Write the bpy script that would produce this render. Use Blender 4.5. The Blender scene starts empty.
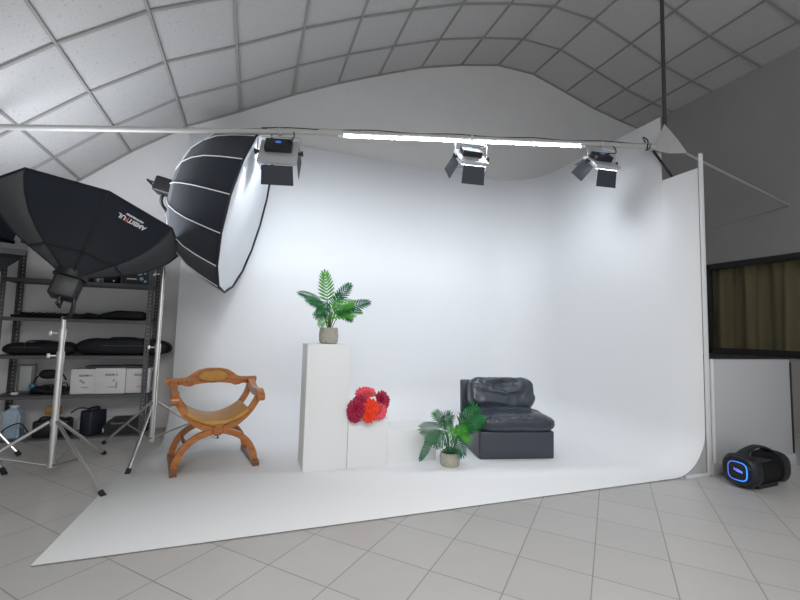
import bpy, bmesh, math, random
from mathutils import Vector, Matrix, noise
random.seed(7)
PI = math.pi
scene = bpy.context.scene
COL = scene.collection

# ------------------------------------------------------------------ camera, world, light, exposure
cam_data = bpy.data.cameras.new('camera')
cam = bpy.data.objects.new('camera', cam_data)
COL.objects.link(cam)
right = Vector((0.93927462, -0.34211793, 0.02680491))
down = Vector((0.0511369, 0.06229983, -0.99674658))
fwd = Vector((0.33933494, 0.93758949, 0.0760115))
M = Matrix((( right.x, -down.x, -fwd.x, 0.0),
            ( right.y, -down.y, -fwd.y, 0.0),
            ( right.z, -down.z, -fwd.z, 1.1),
            (0, 0, 0, 1)))
cam.matrix_world = M
cam_data.sensor_width = 36.0
cam_data.lens = 409.435 / 800 * 36.0
cam_data.clip_start = 0.05
scene.camera = cam

world = bpy.data.worlds.new('world')
scene.world = world
world.use_nodes = True
bg = world.node_tree.nodes['Background']
bg.inputs['Color'].default_value = (0.86, 0.92, 1.0, 1)
bg.inputs['Strength'].default_value = 0.75

scene.view_settings.view_transform = 'Standard'
scene.view_settings.look = 'None'
scene.view_settings.gamma = 1.0
scene.view_settings.use_curve_mapping = False
scene.view_settings.exposure = 0.56

PANEL_GLOW = 38.0      # the three LED panels on the bar
TUBE_GLOW = 46.0       # the LED tube under the bar
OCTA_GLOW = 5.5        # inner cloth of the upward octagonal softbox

def fill_lamp(name, loc, size, power, color=(1, 1, 1)):
    d = bpy.data.lights.new(name, 'AREA')
    d.shape = 'RECTANGLE'; d.size = size[0]; d.size_y = size[1]; d.energy = power; d.color = color
    o = bpy.data.objects.new(name, d); COL.objects.link(o)
    o.location = loc
    return o
fill_lamp('added_fill_light', (0.0, -0.8, 3.2), (3.2, 1.8), 115, (1.0, 0.98, 0.95))  # added unseen area fill behind the camera, brightens the floor and front faces

# ------------------------------------------------------------------ materials
MATS = {}
def mat(name, color, rough=0.5, metal=0.0, spec=0.5, bump=None, vary=None, emit=None, coat=0.0, trans=0.0, sheen=0.0):
    if name in MATS: return MATS[name]
    m = bpy.data.materials.new(name); m.use_nodes = True
    nt = m.node_tree; b = nt.nodes['Principled BSDF']
    b.inputs['Base Color'].default_value = (*color, 1)
    b.inputs['Roughness'].default_value = rough
    b.inputs['Metallic'].default_value = metal
    b.inputs['Specular IOR Level'].default_value = spec
    b.inputs['Coat Weight'].default_value = coat
    b.inputs['Transmission Weight'].default_value = trans
    b.inputs['Sheen Weight'].default_value = sheen
    tc = nt.nodes.new('ShaderNodeTexCoord')
    if vary:                      # (scale, amount) gentle colour mottling
        n = nt.nodes.new('ShaderNodeTexNoise'); n.inputs['Scale'].default_value = vary[0]; n.inputs['Detail'].default_value = 4
        nt.links.new(tc.outputs['Object'], n.inputs['Vector'])
        r = nt.nodes.new('ShaderNodeMapRange')
        r.inputs['From Min'].default_value = 0.3; r.inputs['From Max'].default_value = 0.7
        r.inputs['To Min'].default_value = 1 - vary[1]; r.inputs['To Max'].default_value = 1 + vary[1]
        nt.links.new(n.outputs['Fac'], r.inputs['Value'])
        mx = nt.nodes.new('ShaderNodeVectorMath'); mx.operation = 'SCALE'
        mx.inputs[0].default_value = color
        nt.links.new(r.outputs['Result'], mx.inputs['Scale'])
        nt.links.new(mx.outputs['Vector'], b.inputs['Base Color'])
    if bump:                      # (scale, strength)
        n = nt.nodes.new('ShaderNodeTexNoise'); n.inputs['Scale'].default_value = bump[0]; n.inputs['Detail'].default_value = 3
        nt.links.new(tc.outputs['Object'], n.inputs['Vector'])
        bp = nt.nodes.new('ShaderNodeBump'); bp.inputs['Strength'].default_value = bump[1]; bp.inputs['Distance'].default_value = 0.01
        nt.links.new(n.outputs['Fac'], bp.inputs['Height'])
        nt.links.new(bp.outputs['Normal'], b.inputs['Normal'])
    if emit:
        b.inputs['Emission Color'].default_value = (*emit[0], 1)
        b.inputs['Emission Strength'].default_value = emit[1]
    MATS[name] = m
    return m

def wood(name, c1, c2, rough=0.35):
    m = mat(name, c1, rough, coat=0.25)
    nt = m.node_tree; b = nt.nodes['Principled BSDF']; tc = nt.nodes['Texture Coordinate']
    mp = nt.nodes.new('ShaderNodeMapping'); mp.inputs['Scale'].default_value = (6, 26, 26)
    n = nt.nodes.new('ShaderNodeTexNoise'); n.inputs['Scale'].default_value = 2.0; n.inputs['Detail'].default_value = 5; n.inputs['Distortion'].default_value = 1.2
    cr = nt.nodes.new('ShaderNodeValToRGB')
    cr.color_ramp.elements[0].color = (*c1, 1); cr.color_ramp.elements[0].position = 0.35
    cr.color_ramp.elements[1].color = (*c2, 1); cr.color_ramp.elements[1].position = 0.68
    nt.links.new(tc.outputs['Object'], mp.inputs['Vector']); nt.links.new(mp.outputs['Vector'], n.inputs['Vector'])
    nt.links.new(n.outputs['Fac'], cr.inputs['Fac']); nt.links.new(cr.outputs['Color'], b.inputs['Base Color'])
    return m

def tile_floor_material():
    m = mat('floor_tiles', (0.5, 0.5, 0.5), 0.32, spec=0.4)
    nt = m.node_tree; b = nt.nodes['Principled BSDF']; tc = nt.nodes['Texture Coordinate']
    L = nt.links.new
    sep = nt.nodes.new('ShaderNodeSeparateXYZ'); L(tc.outputs['Object'], sep.inputs[0])
    a = math.radians(47.27); T = 0.335
    def math_(op, x, y=None):
        n = nt.nodes.new('ShaderNodeMath'); n.operation = op
        for i, v in enumerate((x, y)):
            if v is None: continue
            if isinstance(v, (int, float)): n.inputs[i].default_value = v
            else: L(v, n.inputs[i])
        return n.outputs[0]
    def coord(cx, cy, off):
        s = math_('ADD', math_('MULTIPLY', sep.outputs['X'], cx), math_('MULTIPLY', sep.outputs['Y'], cy))
        return math_('DIVIDE', math_('SUBTRACT', s, off), T)
    u = coord(-math.cos(a), math.sin(a), 0.09); v = coord(math.sin(a), math.cos(a), 0.165)
    def edge(c):
        f = math_('FRACT', c)
        d = math_('MINIMUM', f, math_('SUBTRACT', 1.0, f))
        r = nt.nodes.new('ShaderNodeMapRange'); r.inputs['From Min'].default_value = 0.005; r.inputs['From Max'].default_value = 0.012
        L(d, r.inputs['Value']); return r.outputs['Result']
    e = math_('MINIMUM', edge(u), edge(v))
    cmb = nt.nodes.new('ShaderNodeCombineXYZ'); L(math_('FLOOR', u), cmb.inputs[0]); L(math_('FLOOR', v), cmb.inputs[1])
    wn = nt.nodes.new('ShaderNodeTexWhiteNoise'); wn.noise_dimensions = '2D'; L(cmb.outputs[0], wn.inputs['Vector'])
    n = nt.nodes.new('ShaderNodeTexNoise'); n.inputs['Scale'].default_value = 5; n.inputs['Detail'].default_value = 5
    L(tc.outputs['Object'], n.inputs['Vector'])
    k = math_('ADD', math_('ADD', 0.93, math_('MULTIPLY', wn.outputs['Value'], 0.06)), math_('MULTIPLY', n.outputs['Fac'], 0.09))
    sc = nt.nodes.new('ShaderNodeVectorMath'); sc.operation = 'SCALE'; sc.inputs[0].default_value = FLOOR_C; L(k, sc.inputs['Scale'])
    mx = nt.nodes.new('ShaderNodeMix'); mx.data_type = 'RGBA'
    mx.inputs[6].default_value = (*GROUT_C, 1); L(sc.outputs['Vector'], mx.inputs[7]); L(e, mx.inputs[0])
    L(mx.outputs[2], b.inputs['Base Color'])
    bp = nt.nodes.new('ShaderNodeBump'); bp.inputs['Strength'].default_value = 0.3; bp.inputs['Distance'].default_value = 0.002
    L(e, bp.inputs['Height']); L(bp.outputs['Normal'], b.inputs['Normal'])
    return m
FLOOR_C = (0.465, 0.45, 0.435)
GROUT_C = (0.27, 0.25, 0.23)

def ceiling_tile_material():
    m = mat('ceiling_tile', (0.5, 0.5, 0.5), 0.9, spec=0.2)
    nt = m.node_tree; b = nt.nodes['Principled BSDF']; tc = nt.nodes['Texture Coordinate']; L = nt.links.new
    v = nt.nodes.new('ShaderNodeTexNoise'); v.inputs['Scale'].default_value = 55; v.inputs['Detail'].default_value = 3
    L(tc.outputs['Object'], v.inputs['Vector'])
    cr = nt.nodes.new('ShaderNodeValToRGB')
    cr.color_ramp.elements[0].position = 0.28; cr.color_ramp.elements[0].color = (0.41, 0.40, 0.395, 1)
    cr.color_ramp.elements[1].position = 0.40; cr.color_ramp.elements[1].color = (0.56, 0.55, 0.54, 1)
    L(v.outputs['Fac'], cr.inputs['Fac']); L(cr.outputs['Color'], b.inputs['Base Color'])
    bp = nt.nodes.new('ShaderNodeBump'); bp.inputs['Strength'].default_value = 0.4; bp.inputs['Distance'].default_value = 0.004
    L(v.outputs['Fac'], bp.inputs['Height']); L(bp.outputs['Normal'], b.inputs['Normal'])
    return m

CYC = mat('white_studio_paint', (0.84, 0.85, 0.86), 0.45, spec=0.35)
PED = mat('pedestal_paint', (0.80, 0.805, 0.80), 0.5, spec=0.3)
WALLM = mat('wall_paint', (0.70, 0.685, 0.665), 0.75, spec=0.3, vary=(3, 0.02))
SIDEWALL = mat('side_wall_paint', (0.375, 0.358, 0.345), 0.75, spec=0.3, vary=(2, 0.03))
GRID = mat('ceiling_grid', (0.34, 0.33, 0.32), 0.7, spec=0.2)
WHITE = mat('white_lacquer', (0.72, 0.72, 0.72), 0.4)
BARM = mat('bar_paint', (0.44, 0.43, 0.41), 0.45)
CHROME = mat('chrome_steel', (0.72, 0.71, 0.69), 0.30, metal=1.0)
RACKM = mat('slotted_steel', (0.11, 0.11, 0.115), 0.45, metal=0.4)
BLACKP = mat('black_plastic', (0.011, 0.012, 0.014), 0.42)
BLACKM = mat('black_metal', (0.02, 0.021, 0.023), 0.35, metal=0.3)
BLACKF = mat('black_nylon', (0.008, 0.009, 0.011), 0.62, spec=0.3, bump=(60, 0.25))
RUBBER = mat('black_rubber', (0.012, 0.012, 0.013), 0.7)
SOFTB = mat('softbox_cloth', (0.013, 0.017, 0.025), 0.75, spec=0.15, sheen=0.3, bump=(7, 0.25))
SILVERIN = mat('silver_lining', (0.75, 0.76, 0.78), 0.5, metal=0.3)
PIPING = mat('white_piping', (0.68, 0.7, 0.72), 0.6)
DIFF = mat('diffusion_cloth', (0.80, 0.82, 0.85), 0.75, spec=0.2, bump=(5, 0.15))
DOORM = mat('barn_door', (0.032, 0.038, 0.047), 0.5, metal=0.2)
ALU = mat('light_housing', (0.55, 0.56, 0.57), 0.4, metal=0.6)
LEATHER = mat('leather', (0.036, 0.044, 0.060), 0.30, spec=0.6, bump=(14, 0.12))
WOODM = wood('oak_varnish', (0.30, 0.088, 0.012), (0.47, 0.170, 0.030))
WOODD = wood('oak_dark', (0.12, 0.045, 0.015), (0.22, 0.085, 0.03))
TAN = mat('tan_leather', (0.43, 0.205, 0.032), 0.42, vary=(12, 0.18), bump=(30, 0.15))
CARD = mat('white_card', (0.68, 0.67, 0.67), 0.6)
INKD = mat('dark_print', (0.05, 0.05, 0.06), 0.6)
INKR = mat('red_print', (0.70, 0.16, 0.10), 0.6)
INKW = mat('white_print', (0.75, 0.76, 0.78), 0.6)
INKG = mat('grey_print', (0.30, 0.31, 0.35), 0.6)
INKB = mat('blue_print', (0.32, 0.48, 0.62), 0.6)
FROND = [mat('palm_green_%s' % n, c, 0.5, spec=0.25) for n, c in
         (('deep', (0.014, 0.125, 0.055)), ('mid', (0.025, 0.200, 0.050)), ('light', (0.080, 0.380, 0.030)))]
STEMG = mat('palm_stem', (0.06, 0.16, 0.04), 0.5)
POTM = mat('woven_pot', (0.44, 0.41, 0.34), 0.85, bump=(90, 0.6), vary=(60, 0.12))
SOIL = mat('dark_moss', (0.03, 0.04, 0.02), 0.9)

# ------------------------------------------------------------------ helpers
def finish(bm, name, m, parent=None, smooth=True, angle=35):
    me = bpy.data.meshes.new(name)
    bmesh.ops.recalc_face_normals(bm, faces=bm.faces[:])
    bm.to_mesh(me); bm.free()
    ms = m if isinstance(m, (list, tuple)) else [m]
    for x in ms: me.materials.append(x)
    if smooth:
        me.polygons.foreach_set('use_smooth', [True] * len(me.polygons))
        me.set_sharp_from_angle(angle=math.radians(angle))
    o = bpy.data.objects.new(name, me); COL.objects.link(o)
    if parent is not None: o.parent = parent
    return o

def tag(o, label, cat, group=None):
    o['label'] = label; o['category'] = cat
    if group: o['group'] = group
    return o

def struct(o):
    o['kind'] = 'structure'; return o

def thing(name, label, cat, loc=(0, 0, 0), rz=0.0, group=None):
    o = bpy.data.objects.new(name, None); COL.objects.link(o)
    o.empty_display_size = 0.1
    o.location = loc; o.rotation_euler = (0, 0, rz)
    return tag(o, label, cat, group)

def frame_matrix(origin, z_axis, x_hint):
    z = Vector(z_axis).normalized(); x = Vector(x_hint); x = (x - z * x.dot(z)).normalized(); y = z.cross(x)
    return Matrix(((x.x, y.x, z.x, origin[0]), (x.y, y.y, z.y, origin[1]), (x.z, y.z, z.z, origin[2]), (0, 0, 0, 1)))

def box(bm, c, s, rot=None, bevel=0.0, seg=2, mi=0):
    r = bmesh.ops.create_cube(bm, size=1.0)
    vs = r['verts']
    bmesh.ops.scale(bm, vec=Vector(s), verts=vs)
    if bevel:
        es = list({e for v in vs for e in v.link_edges})
        r2 = bmesh.ops.bevel(bm, geom=es, offset=bevel, segments=seg, profile=0.5, affect='EDGES')
        vs = list({v for f in r2['faces'] for v in f.verts} | {v for v in vs if v.is_valid})
    if rot is not None:
        bmesh.ops.transform(bm, matrix=rot if len(rot) == 4 else rot.to_4x4(), verts=vs)
    bmesh.ops.translate(bm, vec=Vector(c), verts=vs)
    if mi:
        for f in {f for v in vs for f in v.link_faces}: f.material_index = mi
    return vs

def tube(bm, pts, r, seg=10, cap=True, squash=None):
    pts = [Vector(p) for p in pts]; n = len(pts)
    rs = r if isinstance(r, (list, tuple)) else [r] * n
    rings = []; up = None
    for i, p in enumerate(pts):
        d = (pts[min(i + 1, n - 1)] - pts[max(i - 1, 0)]).normalized()
        if up is None:
            up = Vector((0, 0, 1)) if abs(d.z) < 0.9 else Vector((1, 0, 0))
        a = (up - d * up.dot(d)).normalized(); b = d.cross(a); up = a
        rings.append([bm.verts.new(p + (a * math.cos(2 * PI * k / seg) + b * math.sin(2 * PI * k / seg)) * rs[i]) for k in range(seg)])
    for i in range(n - 1):
        for k in range(seg):
            bm.faces.new((rings[i][k], rings[i][(k + 1) % seg], rings[i + 1][(k + 1) % seg], rings[i + 1][k]))
    if cap:
        bm.faces.new(rings[0][::-1]); bm.faces.new(rings[-1])
    return rings

def lathe(bm, prof, seg=32, mtx=None, cap=True):
    mtx = mtx or Matrix.Identity(4)
    rings = [[bm.verts.new(mtx @ Vector((r * math.cos(2 * PI * k / seg), r * math.sin(2 * PI * k / seg), z))) for k in range(seg)] for r, z in prof]
    for i in range(len(rings) - 1):
        for k in range(seg):
            bm.faces.new((rings[i][k], rings[i][(k + 1) % seg], rings[i + 1][(k + 1) % seg], rings[i + 1][k]))
    if cap:
        bm.faces.new(rings[0][::-1]); bm.faces.new(rings[-1])

def prism(bm, outline, h0, h1, mtx=None, mi=0):
    """outline of (u, v) extruded along w from h0 to h1; mtx maps (u, v, w)"""
    mtx = mtx or Matrix.Identity(4)
    a = [bm.verts.new(mtx @ Vector((u, v, h0))) for u, v in outline]
    b = [bm.verts.new(mtx @ Vector((u, v, h1))) for u, v in outline]
    n = len(a); fs = [bm.faces.new(a[::-1]), bm.faces.new(b)]
    for i in range(n): fs.append(bm.faces.new((a[i], a[(i + 1) % n], b[(i + 1) % n], b[i])))
    for f in fs: f.material_index = mi
    return a + b

def smooth_path(pts, n=6):
    pts = [Vector(p) for p in pts]; out = []
    for i in range(len(pts) - 1):
        p0 = pts[max(i - 1, 0)]; p1 = pts[i]; p2 = pts[i + 1]; p3 = pts[min(i + 2, len(pts) - 1)]
        for k in range(n):
            t = k / n
            out.append(0.5 * ((2 * p1) + (p2 - p0) * t + (2 * p0 - 5 * p1 + 4 * p2 - p3) * t * t + (3 * p1 - p0 - 3 * p2 + p3) * t ** 3))
    out.append(pts[-1]); return out

def ribbon(bm, pts2, width, h0, h1, mtx, n=8):
    """flat curved bar: path in (u, v), width in the plane, thickness along w"""
    path = smooth_path([(p[0], p[1], 0) for p in pts2], n)
    L = []; R = []; m = len(path)
    for i, p in enumerate(path):
        d = (path[min(i + 1, m - 1)] - path[max(i - 1, 0)]).normalized(); nn = Vector((-d.y, d.x, 0))
        w = width(i / (m - 1)) if callable(width) else width
        L.append(p + nn * w / 2); R.append(p - nn * w / 2)
    V = []
    for a, b in zip(L, R):
        V.append([bm.verts.new(mtx @ Vector((q.x, q.y, h))) for q, h in ((a, h0), (b, h0), (b, h1), (a, h1))])
    for i in range(m - 1):
        for k in range(4):
            bm.faces.new((V[i][k], V[i][(k + 1) % 4], V[i + 1][(k + 1) % 4], V[i + 1][k]))
    bm.faces.new(V[0][::-1]); bm.faces.new(V[-1])

def pillow(bm, c, s, p=0.45, seg=28, fn=None, rot=None):
    """rounded cushion, half sizes s, evenly meshed; fn(point on unit shape, scaled point) gives extra offset"""
    seg = max(8, seg // 4 * 4); m = 2 / p; nv = seg // 2; q4 = seg // 4; V = []
    plan_ = []
    for k in range(seg):
        sd, t = divmod(k, q4); u = 2 * t / q4 - 1
        a, b = ((1, u), (-u, 1), (-1, -u), (u, -1))[sd]
        d = (abs(a) ** m + abs(b) ** m) ** (1 / m); plan_.append((a / d, b / d))
    n1_ = nv // 3; n2_ = nv - 2 * n1_
    half = [(k / n1_, -1.0) for k in range(n1_)] + [(1.0, -1 + 2 * k / n2_) for k in range(n2_)] + [(1 - k / n1_, 1.0) for k in range(n1_ + 1)]
    for a, b in half:
        lo, hi = 0.0, 1.5
        for _ in range(30):
            t = (lo + hi) / 2
            if (a * t) ** m + (abs(b) * t) ** 2.5 > 1: hi = t
            else: lo = t
        row = []
        for px, py in plan_:
            q = Vector((px * a * lo, py * a * lo, b * lo))
            w = Vector((q.x * s[0], q.y * s[1], q.z * s[2]))
            if fn: w = w + fn(q, w)
            if rot is not None: w = rot @ w
            row.append(w + Vector(c))
        V.append(row)
    bot = bm.verts.new(V[0][0]); top = bm.verts.new(V[-1][0])
    G = [[bm.verts.new(v) for v in row] for row in V[1:-1]]
    for i in range(len(G) - 1):
        for k in range(seg): bm.faces.new((G[i][k], G[i][(k + 1) % seg], G[i + 1][(k + 1) % seg], G[i + 1][k]))
    for k in range(seg):
        bm.faces.new((bot, G[0][(k + 1) % seg], G[0][k])); bm.faces.new((top, G[-1][k], G[-1][(k + 1) % seg]))

def text_mesh(name, body, size, mtx, m, parent, extrude=0.0008, bold=0.0, align='CENTER', red=None):
    c = bpy.data.curves.new(name, 'FONT'); c.body = body; c.size = size; c.extrude = extrude; c.offset = bold
    c.align_x = align; c.align_y = 'CENTER'; c.resolution_u = 3
    t = bpy.data.objects.new(name, c); COL.objects.link(t)
    dg = bpy.context.evaluated_depsgraph_get(); dg.update()
    me = bpy.data.meshes.new_from_object(t.evaluated_get(dg))
    bpy.data.objects.remove(t); bpy.data.curves.remove(c)
    me.materials.clear(); me.materials.append(m)
    if red:                       # one letter in red: the polygons within this share of the width
        me.materials.append(INKR); xs = [v.co.x for v in me.vertices]; x0, x1 = min(xs), max(xs)
        for p in me.polygons: p.material_index = 1 if red[0] < (p.center.x - x0) / (x1 - x0) < red[1] else 0
    me.transform(mtx)
    me.name = name
    o = bpy.data.objects.new(name, me); COL.objects.link(o); o.parent = parent
    return o

def copy_tree(o, parent=None):
    c = o.copy(); COL.objects.link(c)
    if parent is not None: c.parent = parent
    for ch in list(o.children): copy_tree(ch, c)
    return c

# ------------------------------------------------------------------ room shell
BACK = 5.1
XL, XR = -3.2, 6.2
FRONT = -3.2
bm = bmesh.new(); box(bm, ((XL + XR) / 2, (BACK + FRONT) / 2, -0.05), (XR - XL + 0.4, BACK - FRONT + 0.2, 0.1))
struct(finish(bm, 'floor', tile_floor_material(), smooth=False))

prof = [(-3.25, 0.90), (-3.0, 1.32), (-2.62, 1.76), (-2.20, 2.20), (-1.76, 2.59), (-1.33, 2.97), (-0.81, 3.36), (-0.25, 3.66), (0.34, 4.00), (0.91, 4.29),
        (1.46, 4.54), (2.07, 4.80), (2.70, 5.00), (3.33, 5.16), (3.97, 5.18), (4.60, 5.03), (5.20, 4.88), (5.77, 4.79), (6.22, 4.73)]
# the gable wall follows the vault
bm = bmesh.new()
ol = [(XL - 0.1, 0)] + [(XL - 0.1, prof[0][1])] + [(x, z + 0.03) for x, z in prof] + [(XR + 0.1, 4.73), (XR + 0.1, 0)]
prism(bm, ol, 0, 0.12, Matrix(((1, 0, 0, 0), (0, 0, 1, BACK), (0, 1, 0, 0), (0, 0, 0, 1))))
struct(finish(bm, 'wall_back', WALLM, smooth=False))
bm = bmesh.new(); box(bm, (XL - 0.06, (BACK + FRONT) / 2, 0.5), (0.12, BACK - FRONT, 1.0))
struct(finish(bm, 'wall_left', WALLM, smooth=False))
# right wall with an opening for the curtained window
WY0, WY1, WZ0, WZ1 = 2.30, 4.04, 0.90, 2.18
bm = bmesh.new()
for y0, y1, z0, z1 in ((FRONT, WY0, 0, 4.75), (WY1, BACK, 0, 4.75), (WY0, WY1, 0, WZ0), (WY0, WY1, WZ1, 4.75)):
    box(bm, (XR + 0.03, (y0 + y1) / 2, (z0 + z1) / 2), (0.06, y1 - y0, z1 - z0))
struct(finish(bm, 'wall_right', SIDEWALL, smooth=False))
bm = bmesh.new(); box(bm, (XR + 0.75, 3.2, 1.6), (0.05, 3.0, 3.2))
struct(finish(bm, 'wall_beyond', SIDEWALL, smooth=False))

# ceiling: tiles with a real grid of bars
bm = bmesh.new()
ys = [BACK + 0.06] + [BACK - 0.61 * k for k in range(1, 14)]
grid = [[bm.verts.new((x, y, z + 0.012)) for x, z in prof] for y in ys]
for j in range(len(ys) - 1):
    for i in range(len(prof) - 1):
        bm.faces.new((grid[j][i], grid[j][i + 1], grid[j + 1][i + 1], grid[j + 1][i]))
def bar(p, q, w=0.022, t=0.014):
    p = Vector(p); q = Vector(q); d = q - p
    m = frame_matrix((p + q) / 2, d, (0, 0, 1)) if abs(d.x) > 1e-4 else frame_matrix((p + q) / 2, d, (0, 0, 1))
    box(bm, (0, 0, 0), (t, w, d.length + 0.006), rot=m, mi=1)
for x, z in prof[1:-1]:
    bar((x, BACK, z), (x, ys[-1], z))
for y in ys[1:]:
    for (x0, z0), (x1, z1) in zip(prof, prof[1:]): bar((x0, y, z0), (x1, y, z1))
for (x0, z0), (x1, z1) in zip(prof, prof[1:]): bar((x0, BACK - 0.012, z0), (x1, BACK - 0.012, z1))
struct(finish(bm, 'ceiling', [ceiling_tile_material(), GRID], smooth=False))

# window in the right wall
win = bpy.data.objects.new('window_1', None); COL.objects.link(win); win.location = (XR, 3.17, WZ0); struct(win)
FR = mat('dark_window_frame', (0.022, 0.021, 0.022), 0.4)
bm = bmesh.new()
hw = (WY1 - WY0) / 2; hh = WZ1 - WZ0
for c, s in (((0.0, 0, 0.045), (0.07, 2 * hw, 0.09)), ((0.0, 0, hh - 0.04), (0.07, 2 * hw, 0.08)),
             ((0.0, hw - 0.03, hh / 2), (0.07, 0.06, hh)), ((0.0, -hw + 0.04, hh / 2), (0.07, 0.08, hh))):
    box(bm, c, s, bevel=0.006)
struct(finish(bm, 'window_frame', FR, win))
GL = mat('window_glass', (0.9, 0.92, 0.92), 0.03, trans=1.0); GL.node_tree.nodes['Principled BSDF'].inputs['IOR'].default_value = 1.15
bm = bmesh.new(); box(bm, (0.01, 0, hh / 2), (0.006, 2 * hw - 0.14, hh - 0.15)); struct(finish(bm, 'window_pane', GL, win, smooth=False))

# curtain behind the glass
bm = bmesh.new(); rows = []
for iz in range(14):
    z = 0.55 + 1.95 * iz / 13; row = []
    for iy in range(160):
        y = 1.9 + 2.6 * iy / 159
        a = 0.045 * math.sin(y * 17 + 0.5 * math.sin(z * 1.3)) + 0.022 * math.sin(y * 41 + z * 0.7) + 0.02 * noise.noise(Vector((y * 5, z * 0.5, 0)))
        row.append(bm.verts.new((XR + 0.16 + a, y, z)))
    rows.append(row)
for a, b in zip(rows, rows[1:]):
    for i in range(159): bm.faces.new((a[i], a[i + 1], b[i + 1], b[i]))
cu = finish(bm, 'curtain', mat('olive_curtain', (0.27, 0.225, 0.12), 0.85, spec=0.1, sheen=0.3))
mod = cu.modifiers.new('thick', 'SOLIDIFY'); mod.thickness = 0.004
tag(cu, 'pleated olive brown curtain behind the dark framed window', 'curtain')

# ------------------------------------------------------------------ cyclorama
YB, XW = 4.70, 3.55
CR, RC, WT = 0.45, 0.60, 0.006      # floor cove, corner radius
ZT, ZL = 3.19, 2.57
plan = []                           # (x, y, nx, ny, wall height)
for k in range(9):
    t = k / 8; plan.append((-0.71 + (XW - RC + 0.71) * t, YB, 0, -1, ZT))
for k in range(1, 13):
    a = PI / 2 * (1 - k / 12)
    plan.append((XW - RC + RC * math.cos(a), YB - RC + RC * math.sin(a), -math.cos(a), -math.sin(a), ZT))
plan.append((XW, 3.4, -1, 0, ZT)); plan.append((XW, 2.69, -1, 0, ZT)); plan.append((XW, 2.685, -1, 0, ZL)); plan.append((XW, 2.36, -1, 0, ZL))
bm = bmesh.new(); cols = []
for x, y, nx, ny, zt in plan:
    col = [bm.verts.new((x, y, zt)), bm.verts.new((x, y, 1.6))]
    r = CR if not (nx == -1) else 0.36
    for k in range(0, 15):
        a = PI / 2 * k / 14
        col.append(bm.verts.new((x + nx * r * (1 - math.cos(a)), y + ny * r * (1 - math.cos(a)), WT + r * (1 - math.sin(a)))))
    cols.append(col)
for a, b in zip(cols, cols[1:]):
    for k in range(len(a) - 1): bm.faces.new((a[k], b[k], b[k + 1], a[k + 1]))
edge = [c[-1] for c in cols]
fl = [bm.verts.new((-0.87, 2.36, WT)), bm.verts.new((-0.84, 3.6, WT))]
bm.faces.new(edge + fl)
cyc = finish(bm, 'cyclorama', CYC, angle=50)
mod = cyc.modifiers.new('thick', 'SOLIDIFY'); mod.thickness = 0.005; mod.offset = -1
tag(cyc, 'large white seamless studio backdrop sweeping from wall to floor', 'photo backdrop')
# thin edge board on the front of the wing, and the trim on the floor beneath
bm = bmesh.new()
box(bm, (3.565, 2.345, 1.35), (0.035, 0.02, 2.69), bevel=0.003)
finish(bm, 'edge_board', WHITE, cyc)
bm = bmesh.new(); box(bm, (3.42, 2.345, 0.012), (0.25, 0.02, 0.022)); finish(bm, 'floor_trim', WHITE, cyc)
bm = bmesh.new()
ol = [(3.55, 0.02), (3.55, 0.40)] + [(3.55 - 0.36 * (1 - math.cos(a)), 0.025 + 0.36 * (1 - math.sin(a))) for a in [PI / 2 * k / 10 for k in range(11)]]
ol = [(3.556, 0.0)] + [(3.556 - 0.36 * (1 - math.cos(a)), -0.002 + 0.36 * (1 - math.sin(a))) for a in [PI / 2 * k / 12 for k in range(12)]] + [(3.25, 0.0)]
prism(bm, ol, 2.362, 2.375, Matrix(((1, 0, 0, 0), (0, 0, 1, 0), (0, 1, 0, 0), (0, 0, 0, 1))))
finish(bm, 'end_gusset', mat('raw_board', (0.5, 0.5, 0.49), 0.7), cyc, smooth=False)

# ------------------------------------------------------------------ overhead bar with its supports
BA, BM_, BB = Vector((-1.744, 3.62, 2.469)), Vector((0.564, 3.22, 2.694)), Vector((3.50, 2.722, 2.903))
BA2 = BA + (BA - BM_) * 0.075
def on_bar(x):
    if x < BM_.x: t = (x - BA.x) / (BM_.x - BA.x); return BA.lerp(BM_, t)
    t = (x - BM_.x) / (BB.x - BM_.x); return BM_.lerp(BB, t)
bar_t = thing('lighting_bar', 'long pale horizontal bar carrying the lights above the backdrop', 'lighting bar', BM_)
bm = bmesh.new(); tube(bm, [BA2 - BM_, Vector(), ], 0.021, 14)
finish(bm, 'bar_section', BARM, bar_t)
bm = bmesh.new(); tube(bm, [Vector((-0.02, 0.003, -0.002)), BB - BM_], 0.024, 14)
finish(bm, 'bar_section', BARM, bar_t)
bm = bmesh.new(); d = (BB - BM_).normalized(); tube(bm, [d * -0.13, d * 0.06], 0.030, 14)
finish(bm, 'coupling', BARM, bar_t)
bm = bmesh.new()          # triangular gusset plate at the wing
def rel(v): return Vector(v) - BM_
g = [(3.49, 2.73, 2.88), (3.575, 2.67, 3.12), (3.62, 2.58, 2.94), (3.66, 2.52, 2.79), (3.56, 2.62, 2.81)]
a = [bm.verts.new(rel(p)) for p in g]; b = [bm.verts.new(rel((p[0] + 0.012, p[1] + 0.012, p[2]))) for p in g]
bm.faces.new(a); bm.faces.new(b[::-1])
for i in range(5): bm.faces.new((a[i], b[i], b[(i + 1) % 5], a[(i + 1) % 5]))
finish(bm, 'gusset_plate', BARM, bar_t, smooth=False)
bm = bmesh.new(); tube(bm, [rel((3.60, 2.685, 3.08)), rel((3.60, 2.685, 5.19))], 0.018, 10)
finish(bm, 'ceiling_rod', mat('dark_rod', (0.05, 0.047, 0.045), 0.5), bar_t)
bm = bmesh.new(); tube(bm, [rel((3.60, 2.60, 2.86)), rel((6.19, 3.03, 2.78))], 0.013, 8)
finish(bm, 'wall_rod', BARM, bar_t)
bm = bmesh.new(); tube(bm, [rel((3.50, 2.73, 2.87)), rel((3.565, 2.60, 2.58))], 0.011, 8)
finish(bm, 'strut', BLACKM, bar_t)
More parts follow.
